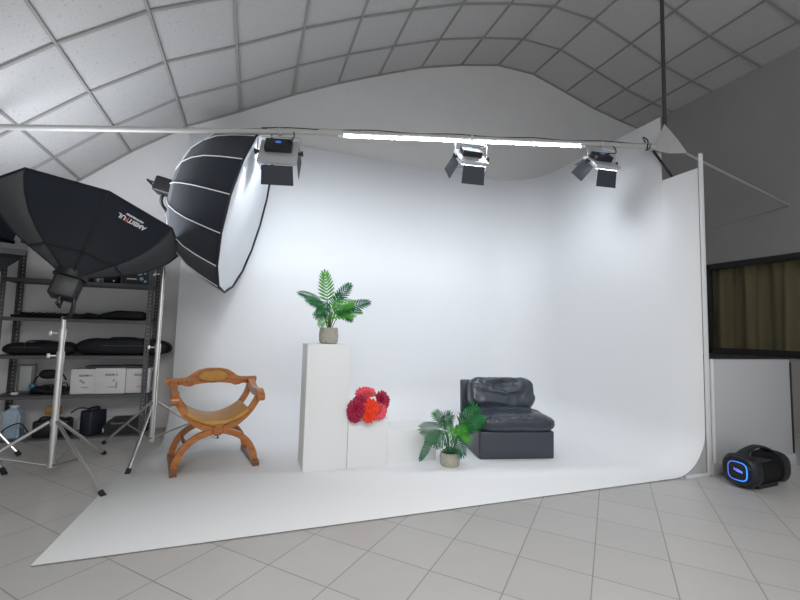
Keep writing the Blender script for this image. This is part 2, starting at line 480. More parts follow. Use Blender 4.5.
bm = bmesh.new()
pts = [on_bar(x) - BM_ + Vector((0, -0.006, 0.028 + 0.006 * math.sin(x * 9))) for x in [0.0 + 0.1 * k for k in range(35)]]
tube(bm, pts, 0.0045, 6)
q = on_bar(3.38) - BM_
tube(bm, smooth_path([q + Vector((0, -0.03, 0.02)), q + Vector((-0.03, -0.03, 0.07)), q + Vector((0.03, -0.03, 0.05)), q + Vector((0.02, -0.03, -0.03))]), 0.006, 6)
tube(bm, smooth_path([q + Vector((0.06, -0.03, 0.03)), q + Vector((0.05, -0.03, -0.02)), q + Vector((0.0, -0.03, -0.05))]), 0.006, 6)
finish(bm, 'power_cable', BLACKP, bar_t)
bm = bmesh.new(); tube(bm, [(6.19, 3.03, 2.78), (4.9, 3.35, 2.35), (3.62, 3.65, 2.10)], 0.005, 6)
tag(finish(bm, 'stay_wire', mat('grey_wire', (0.22, 0.21, 0.2), 0.5)), 'thin grey stay wire sloping along the right wall', 'wire')

# LED tube hung under the bar
p0 = on_bar(0.62); p1 = on_bar(2.74)
tubeT = thing('tube_light', 'long glowing white tube light fixed under the bar', 'tube light', (p0 + p1) / 2)
bm = bmesh.new(); mid = (p0 + p1) / 2
dn = Vector((0, -0.012, -0.031))
tube(bm, [p0 - mid + dn, p1 - mid + dn], 0.0075, 12)
finish(bm, 'glowing_tube', mat('tube_glow', (1, 1, 1), 0.4, emit=((0.88, 0.94, 1.0), TUBE_GLOW)), tubeT)
for p, s in ((p0, -1), (p1, 1)):
    dd = (p1 - p0).normalized() * s
    bm = bmesh.new(); tube(bm, [p - mid + dn - dd * 0.01, p - mid + dn + dd * 0.035], 0.013, 12)
    finish(bm, 'end_cap', WHITE, tubeT)

# LED panels with barn doors
def led_panel(label, hang, drop, yaw, tilt, W, Hh, doors):
    t = thing('led_panel', label, 'studio light', hang, yaw, 'panel lights hanging from the bar')
    R = Matrix.Translation((0, 0, -drop)) @ Matrix.Rotation(-tilt, 4, 'X')
    def tf(b): bmesh.ops.transform(b, matrix=R, verts=b.verts[:])
    b = bmesh.new(); box(b, (0, 0, 0), (W, 0.035, Hh), bevel=0.006); tf(b); finish(b, 'housing', ALU, t)
    b = bmesh.new(); box(b, (0, 0.0195, 0), (W - 0.03, 0.004, Hh - 0.03)); tf(b)
    finish(b, 'led_face', mat('led_face', (1, 1, 1), 0.5, emit=((0.84, 0.91, 1.0), PANEL_GLOW)), t, smooth=False)
    b = bmesh.new(); box(b, (0, -0.04, 0.035), (W * 0.70, 0.05, 0.115), bevel=0.008); tf(b); cb = finish(b, 'control_box', BLACKP, t)
    b = bmesh.new(); box(b, (0.0, -0.066, 0.045), (0.042, 0.004, 0.022)); tf(b)
    finish(b, 'display', mat('blue_display', (0.02, 0.05, 0.2), 0.3, emit=((0.04, 0.18, 0.5), 0.6)), cb, smooth=False)
    for s in (-1, 1):
        b = bmesh.new(); tube(b, [R @ Vector((s * (W / 2 - 0.004), 0, 0)), R @ Vector((s * (W / 2 + 0.035), 0, 0))], 0.012, 10); box(b, R @ Vector((s * (W / 2 + 0.03), 0, 0)), (0.016, 0.035, 0.035), bevel=0.004)
        finish(b, 'knob', BLACKP, t)
    yk = [(-W / 2 - 0.016, 0, -drop), (-W / 2 - 0.016, 0, -0.05), (-W / 2 - 0.01, 0, -0.036), (W / 2 + 0.01, 0, -0.036), (W / 2 + 0.016, 0, -0.05), (W / 2 + 0.016, 0, -drop)]
    b = bmesh.new(); tube(b, yk, 0.006, 8); finish(b, 'yoke', ALU, t)
    b = bmesh.new(); box(b, (0, 0, 0.003), (0.03, 0.054, 0.054), bevel=0.008); finish(b, 'clamp', BARM, t)
    b = bmesh.new(); tube(b, smooth_path([R @ Vector((0.07, -0.06, 0.09)), (0.1, -0.06, -drop * 0.55), (0.12, -0.03, -0.03), (0.10, 0.0, 0.02)]), 0.005, 6); finish(b, 'power_lead', BLACKP, t)
    for side, ang in doors:
        b = bmesh.new()
        if side in ('bottom', 'top'):
            sg = -1 if side == 'bottom' else 1
            ol = [(-W / 2 + 0.03, 0), (W / 2 - 0.03, 0), (W / 2 - 0.025, 0.15), (-W / 2 + 0.025, 0.15)]
            m = Matrix.Translation((0, 0.02, sg * Hh / 2)) @ Matrix.Rotation(-sg * ang, 4, 'X') @ Matrix(((1, 0, 0, 0), (0, 0, 1, 0), (0, sg, 0, 0), (0, 0, 0, 1)))
        else:
            sg = -1 if side == 'left' else 1
            ol = [(-Hh / 2 + 0.03, 0), (Hh / 2 - 0.03, 0), (Hh / 2 - 0.025, 0.15), (-Hh / 2 + 0.025, 0.15)]
            m = Matrix.Translation((sg * W / 2, 0.02, 0)) @ Matrix.Rotation(sg * ang, 4, 'Z') @ Matrix(((0, sg, 0, 0), (0, 0, 1, 0), (1, 0, 0, 0), (0, 0, 0, 1)))
        prism(b, ol, -0.0015, 0.0015, m); tf(b); finish(b, 'barn_door', DOORM, t, smooth=False)
    return t
RAD = math.radians
def hang_at(x): return on_bar(x) + Vector((0, 0, -0.005))
led_panel('panel light with barn doors in front of the big round softbox', hang_at(0.14), 0.165, RAD(-15), RAD(28), 0.30, 0.25,
          (('bottom', RAD(42)), ('top', RAD(70)), ('left', RAD(97)), ('right', RAD(92))))
led_panel('panel light with barn doors below the middle of the glowing tube', hang_at(1.71), 0.165, RAD(-8), RAD(45), 0.25, 0.25,
          (('bottom', RAD(55)), ('top', RAD(75)), ('left', RAD(70)), ('right', RAD(88))))
led_panel('panel light with barn doors beside the triangular plate end of bar', hang_at(2.95), 0.165, RAD(-8), RAD(46), 0.25, 0.25,
          (('bottom', RAD(55)), ('top', RAD(45)), ('left', RAD(66)), ('right', RAD(88))))

# ------------------------------------------------------------------ pedestals
def pedestal(label, x0, x1, y0, dep, h):
    b = bmesh.new(); box(b, (0, 0, h / 2), (x1 - x0, dep, h), bevel=0.004)
    o = finish(b, 'pedestal', PED); o.location = ((x0 + x1) / 2, y0 + dep / 2, WT)
    return tag(o, label, 'pedestal', 'white display blocks')
pedestal('tall white block pedestal under the potted palm', 0.425, 0.765, 3.25, 0.32, 0.975)
pedestal('middle white block pedestal under the red and pink flowers', 0.768, 1.105, 3.25, 0.32, 0.375)
pedestal('lowest white block pedestal behind the floor palm', 1.108, 1.545, 3.26, 0.32, 0.275)

# ------------------------------------------------------------------ potted palms
def frond_mesh(length, width, n, droop):
    """leafy palm frond along +Y from the origin, face up, bending down along its length; returns bmesh"""
    b = bmesh.new(); spine = []
    for i in range(n + 1):
        t = i / n; spine.append(Vector((0, length * (t - 0.10 * droop * t * t), -droop * length * 0.45 * t * t)))
    tube(b, spine, [0.0026 * (1 - 0.75 * i / n) for i in range(n + 1)], 5)
    for i in range(1, n + 1):
        t = i / n; w = width * (math.sin(PI * min(1, 0.20 + 0.74 * t)) ** 0.55)
        d = (spine[i] - spine[i - 1]).normalized()
        for s in (-1, 1):
            if i == n and s == 1: continue
            ang = RAD(66 - 38 * t)
            side = Vector((s * math.sin(ang), 0, 0)) + d * math.cos(ang)
            if i == n: side = d
            side.normalize(); wv = side.cross(Vector((0, 0, 1))).normalized()
            lw = length / n * 0.58
            p = spine[i]; dz = Vector((0, 0, 1))
            tip = p + side * w * random.uniform(0.92, 1.05) - dz * 0.16 * w
            v = [b.verts.new(q) for q in (p - wv * lw * 0.3, p + side * w * 0.45 - wv * lw * 0.62 + dz * 0.05 * w, p + side * w * 0.8 - wv * lw * 0.40, tip,
                                          p + side * w * 0.8 + wv * lw * 0.40, p + side * w * 0.45 + wv * lw * 0.62 + dz * 0.05 * w, p + wv * lw * 0.3)]
            mid = b.verts.new(p + side * w * 0.5 - dz * 0.03 * w)
            for a in range(7): b.faces.new((mid, v[a], v[(a + 1) % 7]))
    return b
def palm(label, loc, potR, potH, fronds, bulge):
    """fronds: (base xyz, tip xyz, face normal, half width, green, droop)"""
    t = thing('potted_palm', label, 'plant', loc, 0, 'small potted palms')
    b = bmesh.new()
    pr = [(potR * 0.78, 0), (potR * (0.88 + bulge * 0.08), potH * 0.12), (potR * (0.96 + bulge * 0.06), potH * 0.5), (potR * 0.95, potH * 0.85), (potR * 0.92, potH * 0.97), (potR * 0.89, potH), (potR * 0.82, potH * 0.97), (potR * 0.80, potH * 0.85)]
    lathe(b, pr, 36)
    finish(b, 'pot', POTM, t, angle=60)
    b = bmesh.new(); lathe(b, [(potR * 0.79, potH * 0.86), (potR * 0.5, potH * 0.9), (potR * 0.1, potH * 0.92)], 20); finish(b, 'moss', SOIL, t)
    for base, tip, nrm, wd, mi, droop in fronds:
        bs = Vector(base); tip = Vector(tip)
        st = Vector((bs.x * 0.18, bs.y * 0.18, potH * 0.88))
        b = bmesh.new(); mid = st.lerp(bs, 0.55) + Vector((0, 0, 0.02)); tube(b, smooth_path([st, mid, bs], 4), 0.003, 6)
        finish(b, 'stem', STEMG, t)
        d = tip - bs
        b = frond_mesh(d.length * 1.05, wd * 1.2, 10, droop)
        y = d.normalized(); z = Vector(nrm).normalized(); z = (z - y * z.dot(y)).normalized()
        y = (y + z * droop * 0.42).normalized(); x = y.cross(z).normalized(); z = x.cross(y)
        m = Matrix(((x.x, y.x, z.x, bs.x), (x.y, y.y, z.y, bs.y), (x.z, y.z, z.z, bs.z), (0, 0, 0, 1)))
        bmesh.ops.transform(b, matrix=m, verts=b.verts[:])
        finish(b, 'frond', FROND[mi], t, smooth=False)
    return t
palm('small green palm in a woven pot on top of the tall pedestal', (0.612, 3.41, 0.983), 0.078, 0.132, [
    ((-0.015, 0.02, 0.335), (-0.050, 0.00, 0.575), (0.1, -1, 0.1), 0.080, 2, 0.15),
    ((-0.070, -0.01, 0.330), (-0.245, -0.03, 0.405), (-0.1, -0.7, 0.7), 0.062, 0, 0.5),
    ((-0.060, -0.03, 0.300), (-0.190, -0.08, 0.355), (-0.1, -0.9, 0.4), 0.060, 1, 0.5),
    ((0.045, 0.03, 0.340), (0.170, 0.05, 0.500), (-0.35, -1, 0.1), 0.066, 0, 0.2),
    ((0.110, 0.00, 0.285), (0.325, 0.00, 0.360), (-0.1, -0.9, 0.55), 0.070, 0, 0.3),
    ((0.100, -0.02, 0.270), (0.250, -0.05, 0.270), (0, -0.7, 0.8), 0.055, 1, 0.4),
    ((-0.010, -0.06, 0.290), (0.155, -0.13, 0.335), (0.05, -0.9, 0.5), 0.072, 2, 0.35),
    ((-0.020, -0.06, 0.215), (0.180, -0.11, 0.235), (0.0, -0.75, 0.75), 0.050, 2, 0.35),
    ((0.000, -0.04, 0.270), (-0.120, -0.09, 0.220), (-0.2, -1, 0.3), 0.062, 0, 0.4),
    ((-0.010, -0.05, 0.330), (-0.110, -0.09, 0.235), (-0.2, -1, 0.3), 0.055, 1, 0.3),
    ((0.060, -0.02, 0.270), (0.170, -0.07, 0.200), (0.1, -1, 0.4), 0.050, 0, 0.3),
    ((0.030, 0.06, 0.300), (0.110, 0.13, 0.420), (-0.2, -1, 0.3), 0.065, 1, 0.2),
    ((-0.040, 0.06, 0.290), (-0.130, 0.13, 0.360), (0.2, -1, 0.5), 0.060, 0, 0.3),
    ((-0.020, -0.03, 0.240), (-0.085, -0.10, 0.150), (-0.2, -1, 0.4), 0.050, 2, 0.3),
    ((0.050, -0.04, 0.300), (0.130, -0.10, 0.225), (0.2, -1, 0.4), 0.060, 1, 0.3),
    ((-0.030, -0.02, 0.350), (-0.080, -0.08, 0.260), (-0.1, -1, 0.3), 0.065, 0, 0.3),
    ((0.030, 0.05, 0.260), (0.210, 0.06, 0.310), (0.0, -1, 0.5), 0.065, 0, 0.3)], 1.0)
palm('small green palm in a woven pot on the white floor', (1.60, 3.11, WT + 0.001), 0.085, 0.112, [
    ((0.090, 0.00, 0.290), (0.210, -0.02, 0.455), (0.15, -1, 0.15), 0.110, 1, 0.15),
    ((0.105, -0.02, 0.280), (0.265, -0.06, 0.380), (0.1, -1, 0.4), 0.085, 1, 0.2),
    ((-0.090, -0.02, 0.290), (-0.275, -0.06, 0.320), (-0.1, -0.85, 0.5), 0.080, 0, 0.5),
    ((-0.080, -0.03, 0.270), (-0.245, -0.09, 0.240), (-0.1, -0.9, 0.4), 0.065, 1, 0.5),
    ((-0.200, -0.06, 0.245), (-0.295, -0.08, 0.100), (-0.5, -1, 0.1), 0.040, 0, 0.2),
    ((-0.090, 0.03, 0.300), (0.005, 0.02, 0.400), (0.0, -1, 0.3), 0.078, 0, 0.2),
    ((-0.030, 0.05, 0.300), (-0.095, 0.08, 0.410), (0.1, -1, 0.3), 0.070, 1, 0.2),
    ((-0.010, -0.07, 0.270), (0.040, -0.14, 0.130), (0.1, -1, 0.45), 0.075, 0, 0.3),
    ((0.020, -0.05, 0.270), (0.115, -0.10, 0.225), (0.1, -1, 0.4), 0.055, 2, 0.3),
    ((-0.060, -0.04, 0.260), (-0.005, -0.10, 0.300), (0.0, -1, 0.5), 0.050, 2, 0.3),
    ((-0.090, -0.06, 0.150), (0.015, -0.10, 0.150), (0.0, -0.7, 0.7), 0.032, 0, 0.3),
    ((-0.040, -0.03, 0.280), (-0.165, -0.08, 0.200), (-0.1, -1, 0.4), 0.070, 0, 0.3),
    ((0.040, 0.02, 0.260), (0.195, 0.00, 0.290), (0.1, -1, 0.4), 0.070, 0, 0.3),
    ((-0.020, 0.02, 0.240), (-0.035, 0.00, 0.350), (0.0, -1, 0.4), 0.075, 1, 0.2),
    ((0.000, 0.00, 0.240), (0.095, -0.06, 0.300), (0.0, -1, 0.5), 0.065, 2, 0.2)], 0.2)

# ------------------------------------------------------------------ bouquet
PETAL = {'magenta': mat('magenta_petal', (0.38, 0.003, 0.050), 0.6), 'pink': mat('pink_petal', (0.84, 0.075, 0.12), 0.6),
         'orange': mat('orange_petal', (0.90, 0.050, 0.010), 0.6), 'coral': mat('coral_petal', (0.86, 0.10, 0.13), 0.6)}
bq = thing('flower_bouquet', 'bouquet of red, pink and orange flowers lying on the middle pedestal', 'flowers', (0.935, 3.34, 0.40))
def flower(c, axis, r, colour):
    b = bmesh.new(); rings = ((14, 0.15, 1.0), (12, 0.45, 0.92), (10, 0.80, 0.78), (7, 1.15, 0.58), (4, 1.4, 0.4))
    for j, (n, el, ln) in enumerate(rings):
        for k in range(n):
            a = 2 * PI * (k + 0.5 * (j % 2)) / n + random.uniform(-0.1, 0.1); e = el + random.uniform(-0.1, 0.1)
            d = Vector((math.cos(a) * math.cos(e), math.sin(a) * math.cos(e), math.sin(e) * 0.85)); s = Vector((-math.sin(a), math.cos(a), 0))
            L = r * ln; w = r * 0.20; up = d.cross(s) * -1
            p = [Vector(), d * L * 0.55 - s * w, d * L * 0.88 - s * w * 0.75 + up * 0.06 * r, d * L * 1.0 + up * 0.0, d * L * 0.88 + s * w * 0.75 + up * 0.06 * r, d * L * 0.55 + s * w]
            mid = b.verts.new(d * L * 0.62 - up * 0.10 * r); v = [b.verts.new(q) for q in p]
            for i in range(6): b.faces.new((mid, v[i], v[(i + 1) % 6]))
    m = frame_matrix(c, axis, (1, 0.1, 0.2)); bmesh.ops.transform(b, matrix=m, verts=b.verts[:])
    o = finish(b, 'flower_head', PETAL[colour], bq, smooth=False)
    o['label'] = colour + ' flower head'
flower((-0.118, -0.122, 0.075), (-0.6, -0.8, 0.2), 0.085, 'magenta')
flower((-0.080, -0.100, 0.125), (-0.4, -0.6, 0.6), 0.070, 'magenta')
flower((-0.125, -0.125, 0.030), (-0.5, -0.9, -0.1), 0.068, 'magenta')
flower((-0.030, -0.03, 0.175), (-0.2, -0.6, 0.9), 0.080, 'pink')
flower((0.015, -0.03, 0.185), (0.2, -0.6, 0.9), 0.065, 'coral')
flower((-0.005, -0.140, 0.085), (-0.05, -1, 0.25), 0.078, 'orange')
flower((-0.015, -0.150, 0.025), (-0.1, -1, -0.1), 0.065, 'orange')
flower((0.112, -0.075, 0.130), (0.5, -0.85, 0.3), 0.085, 'magenta')
flower((0.080, -0.11, 0.050), (0.4, -0.95, -0.05), 0.080, 'coral')
flower((0.135, -0.06, 0.075), (0.8, -0.6, 0.0), 0.055, 'magenta')
b = bmesh.new()
for k in range(5):
    x = -0.05 + 0.03 * k; tube(b, smooth_path([(x, -0.04, 0.08), (x * 0.6, 0.06, 0.03), (x * 0.4, 0.15, 0.005)], 4), 0.004, 6)
finish(b, 'stems', STEMG, bq)
b = bmesh.new()
for k in range(7):
    a = k * 0.9; p = Vector((0.03 + 0.03 * math.cos(a), -0.075 + 0.01 * k / 7, 0.135 + 0.03 * math.sin(a)))
    q = p + Vector((math.cos(a) * 0.04, -0.02, math.sin(a) * 0.04)); s = Vector((-math.sin(a), 0, math.cos(a))) * 0.012
    b.faces.new([b.verts.new(v) for v in (p, (p + q) / 2 + s, q, (p + q) / 2 - s)])
finish(b, 'leaves', mat('bouquet_leaf', (0.22, 0.24, 0.05), 0.6), bq, smooth=False)

# ------------------------------------------------------------------ leather lounge chair
lc = thing('lounge_chair', 'low armless black leather lounge chair on the white floor', 'armchair', (2.325, 3.425, WT), RAD(-12.6))
W, D = 0.69, 0.68
b = bmesh.new(); box(b, (0, 0, 0.123), (W, D, 0.242), bevel=0.018, seg=3); finish(b, 'base', LEATHER, lc)
b = bmesh.new()
box(b, (0, 0, 0), (W - 0.02, 0.07, 0.40), rot=Matrix.Rotation(RAD(-4), 4, 'X'), bevel=0.015, seg=3); bmesh.ops.translate(b, vec=(0, D / 2 - 0.036, 0.415), verts=b.verts[:])
finish(b, 'back_panel', LEATHER, lc)
def ridged(v, sc, off=0):
    return 1 - abs(noise.noise(Vector((v.x * sc + off, v.y * sc, v.z * sc))))
def seat_fn(q, w):
    k = 0.008 * (ridged(w, 6, 3) - 0.75)
    if q.y < -0.3 and -0.35 < q.z < 0.95:
        m = min(1, (-q.y - 0.3) * 2.5) * max(0, 1 - abs(q.z - 0.55) / 0.55)
        k += m * (0.020 * (ridged(Vector((w.x * 1.0, w.y * 0.25, w.z * 0.3)), 26, 5) - 0.7) + 0.012 * (ridged(w, 45, 9) - 0.7))
    o = Vector((q.x, q.y, q.z)).normalized() * k
    o.z += 0.022 * (1 - q.x * q.x) * (1 if q.z > 0 else 0) - 0.008 * (q.y < 0)
    return o
b = bmesh.new(); pillow(b, (0.005, -0.08, 0.308), (W / 2 + 0.022, 0.31, 0.072), 0.36, 180, seat_fn); finish(b, 'seat_cushion', LEATHER, lc, angle=180)
b = bmesh.new()
for zz in (0.300,):
    pts = []
    for k in range(81):
        a = 2 * PI * k / 80; ca, sa = math.cos(a), math.sin(a)
        pts.append((math.copysign(abs(ca) ** 0.36, ca) * (W / 2 + 0.022) + 0.005, -0.08 + math.copysign(abs(sa) ** 0.36, sa) * 0.312, zz + 0.004 * math.sin(k * 2.1)))
    tube(b, pts, 0.005, 6, cap=False)
finish(b, 'piping', LEATHER, lc)
def back_fn(q, w):
    c = w.z - 0.9 * w.x * w.x + 0.02 * noise.noise(w * 6)
    k = 0.040 * (ridged(Vector((w.x * 0.35, 0, c)), 7.0, 8) - 0.75) + 0.010 * (ridged(Vector((w.x * 0.6, 0, c)), 15, 1) - 0.75)
    if q.z > 0.2: k += 0.020 * (ridged(Vector((w.x, 0, w.z * 0.4)), 9, 4) - 0.75) * min(1, (q.z - 0.2) * 2)
    o = Vector((0.2 * q.x, q.y, 0.3 * q.z)) * k * 1.4
    o.x += (0.018 if q.x > 0 else 0.0) * max(0, -q.z)
    o.z += 0.030 * abs(q.x) ** 4 * (q.z > 0) + (-0.008 if q.z > 0 else 0)
    o.y += -0.02 * (1 - q.z * q.z) * (q.y < 0)
    return o
b = bmesh.new(); pillow(b, (0.03, 0.165, 0.495), (W / 2 - 0.015, 0.095, 0.165), 0.34, 160, back_fn, rot=Matrix.Rotation(RAD(-13), 3, 'X')); finish(b, 'back_cushion', LEATHER, lc, angle=180)
for sx in (-1, 1):
    for sy in (-1, 1):
        b = bmesh.new(); tube(b, [(sx * 0.30, sy * 0.29, 0), (sx * 0.30, sy * 0.29, 0.02)], 0.02, 10); finish(b, 'foot', BLACKP, lc)

# ------------------------------------------------------------------ carved folding armchair
sc = thing('curule_armchair', 'carved wooden x-frame armchair with tan seat on the white floor', 'armchair', (-0.238, 3.70, WT), RAD(11))
def XZ(y): return Matrix(((1, 0, 0, 0), (0, 0, 1, y), (0, 1, 0, 0), (0, 0, 0, 1)))
DY = 0.205
for y in (-DY, DY):
    for s in (-1, 1):
        b = bmesh.new()
        ribbon(b, [(s * 0.283, 0.035), (s * 0.272, 0.10), (s * 0.225, 0.19), (s * 0.145, 0.255), (s * 0.05, 0.290), (s * -0.03, 0.312)], 0.045, -0.018 + 0.002 * s, 0.018 + 0.002 * s, XZ(y))
        finish(b, 'leg', WOODM, sc)
        b = bmesh.new()
        ribbon(b, [(s * -0.03, 0.285), (s * 0.06, 0.312), (s * 0.15, 0.360), (s * 0.225, 0.430), (s * 0.275, 0.51), (s * 0.298, 0.57 + (0.02 if y > 0 else 0))], 0.046, -0.017 - 0.002 * s, 0.017 - 0.002 * s, XZ(y))
        finish(b, 'arm_support', WOODM, sc)
    b = bmesh.new(); yy = y - 0.024 if y < 0 else y + 0.024
    lathe(b, [(0.004, -0.010), (0.034, -0.008), (0.042, 0), (0.042, 0.01)], 20, Matrix.Translation((0, yy, 0.300)) @ Matrix.Rotation(PI / 2 if y < 0 else -PI / 2, 4, 'X') @ Matrix.Scale(-1, 4, (0, 0, 1)))
    for k in range(8):
        a = 2 * PI * k / 8; box(b, (0.026 * math.cos(a), yy + (-0.009 if y < 0 else 0.009), 0.300 + 0.026 * math.sin(a)), (0.014, 0.008, 0.014), bevel=0.004)
    finish(b, 'rosette', WOODM, sc)
for s in (-1, 1):
    b = bmesh.new()
    ol = [(-0.265, 0), (-0.265, 0.028), (-0.245, 0.045), (-0.17, 0.050), (0.17, 0.050), (0.245, 0.045), (0.265, 0.028), (0.265, 0), (0.2, 0), (0.18, 0.012), (-0.18, 0.012), (-0.2, 0)]
    prism(b, ol, s * 0.287 - 0.024, s * 0.287 + 0.024, Matrix(((0, 0, 1, 0), (1, 0, 0, 0), (0, 1, 0, 0), (0, 0, 0, 1))))
    finish(b, 'foot_rail', WOODD, sc, angle=20)
    b = bmesh.new(); tube(b, [(s * 0.215, -DY, 0.19), (s * 0.215, -0.04, 0.19), (s * 0.215, 0, 0.19), (s * 0.215, 0.04, 0.19), (s * 0.215, DY, 0.19)], [0.010, 0.010, 0.017, 0.010, 0.010], 10); finish(b, 'stretcher', WOODD, sc)
    b = bmesh.new()      # armrest runs from the back board forward and rolls over at the front
    YZ = Matrix(((0, 0, 1, 0), (1, 0, 0, 0), (0, 1, 0, 0), (0, 0, 0, 1)))
    ribbon(b, [(0.245, 0.618), (0.15, 0.606), (0.03, 0.570), (-0.08, 0.560), (-0.18, 0.574), (-0.24, 0.560), (-0.258, 0.535)], lambda t: 0.042 + 0.012 * math.sin(PI * t), s * 0.302 - 0.025, s * 0.302 + 0.025, YZ)
    tube(b, [(s * 0.302 - 0.029, -0.24, 0.540), (s * 0.302 + 0.029, -0.24, 0.540)], 0.032, 18)
    finish(b, 'armrest', WOODM, sc, angle=40)
b = bmesh.new(); rows = []          # tan seat slung in the curve of the frame
for iy in range(9):
    y = -0.232 + 0.464 * iy / 8; row = []
    for ix in range(25):
        x = -0.222 + 0.444 * ix / 24; z = 0.350 + 1.75 * x * x + 0.012 * (1 - (y / 0.23) ** 2)
        if ix in (0, 24): z += 0.004
        row.append(bm_v := b.verts.new((x, y, z)))
    rows.append(row)
for p, q in zip(rows, rows[1:]):
    for i in range(24): b.faces.new((p[i], p[i + 1], q[i + 1], q[i]))
st = finish(b, 'seat', TAN, sc); md = st.modifiers.new('thick', 'SOLIDIFY'); md.thickness = 0.024; md.offset = 0
b = bmesh.new()
half = [(0.0, 0.770), (0.06, 0.768), (0.115, 0.755), (0.160, 0.728), (0.19, 0.702), (0.225, 0.690), (0.285, 0.688), (0.352, 0.690), (0.360, 0.672), (0.352, 0.630), (0.285, 0.628), (0.24, 0.634), (0.21, 0.622), (0.175, 0.618), (0.14, 0.634), (0.10, 0.640), (0.05, 0.645), (0.0, 0.646)]
full = half + [(-x, z) for x, z in half[-2:0:-1]]
bmesh.ops.translate(b, vec=(0, 0, 0), verts=prism(b, full, -0.018, 0.018, XZ(0.225)))
bk = finish(b, 'backrest', WOODM, sc, angle=25); bk.location = (0, 0, -0.035)
b = bmesh.new(); ov = [(0.112 * math.cos(2 * PI * k / 32), 0.705 + 0.046 * math.sin(2 * PI * k / 32)) for k in range(32)]
prism(b, ov, -0.026, -0.010, XZ(0.225)); o = finish(b, 'inset_panel', TAN, bk, angle=25); o['label'] = 'tan oval panel'
b = bmesh.new()
tube(b, [(0.124 * math.cos(2 * PI * k / 40), 0.203, 0.705 + 0.055 * math.sin(2 * PI * k / 40)) for k in range(41)], 0.006, 6, cap=False)
for s in (-1, 1):
    for k in range(5): box(b, (s * (0.16 + 0.035 * k), 0.205, 0.665 + 0.004 * math.sin(k * 2)), (0.022, 0.012, 0.022), rot=Matrix.Rotation(0.7, 4, 'Y'), bevel=0.004)
finish(b, 'carving', WOODM, bk)

# ------------------------------------------------------------------ light stands
def light_stand(label, loc, feet, collar, brace_z, top, sections):
    t = thing('light_stand', label, 'light stand', loc)
    b = bmesh.new(); tube(b, [(0, 0, 0.09), (0, 0, sections[0])], 0.021, 14); finish(b, 'pole', CHROME, t)
    r = 0.018; z0 = sections[0]
    for z1 in list(sections[1:]) + [top]:
        b = bmesh.new(); tube(b, [(0, 0, z0 - 0.05), (0, 0, z1)], r, 12); finish(b, 'pole', CHROME, t)
        b = bmesh.new(); tube(b, [(0, 0, z0 - 0.045), (0, 0, z0 + 0.03)], 0.024, 14); tube(b, [(-0.02, 0, z0), (-0.06, -0.01, z0)], 0.006, 8); box(b, (-0.068, -0.012, z0), (0.02, 0.01, 0.034), bevel=0.003)
        finish(b, 'clamp_collar', CHROME, t); r -= 0.003; z0 = z1
    b = bmesh.new(); tube(b, [(0, 0, collar - 0.025), (0, 0, collar + 0.02)], 0.027, 14); finish(b, 'leg_collar', CHROME, t)
    b = bmesh.new(); tube(b, [(0, 0, brace_z - 0.015), (0, 0, brace_z + 0.015)], 0.024, 14); finish(b, 'brace_collar', CHROME, t)
    for fx, fy in feet:
        f = Vector((fx * 1.02, fy * 1.02, 0.010)); d2 = Vector((fx, fy, 0)).normalized()
        a = d2 * 0.03 + Vector((0, 0, collar))
        b = bmesh.new(); tube(b, [a, f + (a - f) * 0.02], 0.0115, 10); lg = finish(b, 'leg', CHROME, t)
        b = bmesh.new(); tube(b, [f + (a - f) * 0.055, f + (a - f) * -0.005], [0.0165, 0.0175], 10); finish(b, 'rubber_foot', RUBBER, lg)
        b = bmesh.new(); tube(b, [d2 * 0.02 + Vector((0, 0, brace_z)), a.lerp(f, 0.52)], 0.007, 8); finish(b, 'brace', mat('satin_steel', (0.30, 0.29, 0.27), 0.55, metal=0.8), t)
    return t
light_stand('chrome tripod stand under the octagonal softbox with white lettering', (-1.265, 3.60, 0), [(0.435, -0.44), (0.16, 0.55), (-0.56, -0.13)], 0.40, 0.10, 1.14, [0.86, 1.02])
light_stand('chrome tripod stand of the big round softbox behind the chair', (-0.76, 4.15, 0), [(-0.03, -0.58), (-0.44, 0.36), (0.52, 0.235)], 0.42, 0.12, 2.05, [0.90, 1.55])
light_stand('chrome tripod stand at left, reaching in from beyond the frame', (-2.17, 4.32, 0), [(0.44, -0.04), (-0.5, 0.25), (0.56, -0.52)], 0.50, 0.12, 1.36, [0.9])

# ------------------------------------------------------------------ studio strobe heads
def strobe(label, mtx, yoke_pts, r=0.062, length=0.20, group=None):
    """head along local +Z of mtx with front at z = 0"""
    t = thing('studio_light', label, 'studio light', mtx.translation)
    inv = Matrix.Translation(-mtx.translation) @ mtx
    b = bmesh.new(); box(b, (0, 0, -0.012 - length / 2), (2 * r, 2 * r * 0.9, length), bevel=0.018, seg=3); bmesh.ops.transform(b, matrix=inv, verts=b.verts[:]); finish(b, 'head_body', BLACKP, t)
    b = bmesh.new(); lathe(b, [(r * 0.9, -0.02), (r * 1.2, -0.015), (r * 1.25, 0.0), (r * 0.9, 0.004)], 24, inv); finish(b, 'mount_ring', BLACKM, t)
    b = bmesh.new()
    for s in (-1, 1): box(b, (s * r * 0.75, 0, -0.035 - length), (0.014, 0.014, 0.06), bevel=0.003)
    box(b, (0, 0, -0.06 - length), (2 * r, 0.018, 0.016), bevel=0.004); bmesh.ops.transform(b, matrix=inv, verts=b.verts[:]); finish(b, 'rear_handle', BLACKP, t)
    b = bmesh.new(); box(b, (0.0, -r * 0.9 - 0.001, -length * 0.5), (r * 0.8, 0.003, length * 0.10), bevel=0.001); bmesh.ops.transform(b, matrix=inv, verts=b.verts[:]); finish(b, 'printed_mark', INKG, t)
    b = bmesh.new(); tube(b, smooth_path([Vector(p) - mtx.translation for p in yoke_pts], 5), 0.014, 8); finish(b, 'bracket', BLACKM, t)
    return t

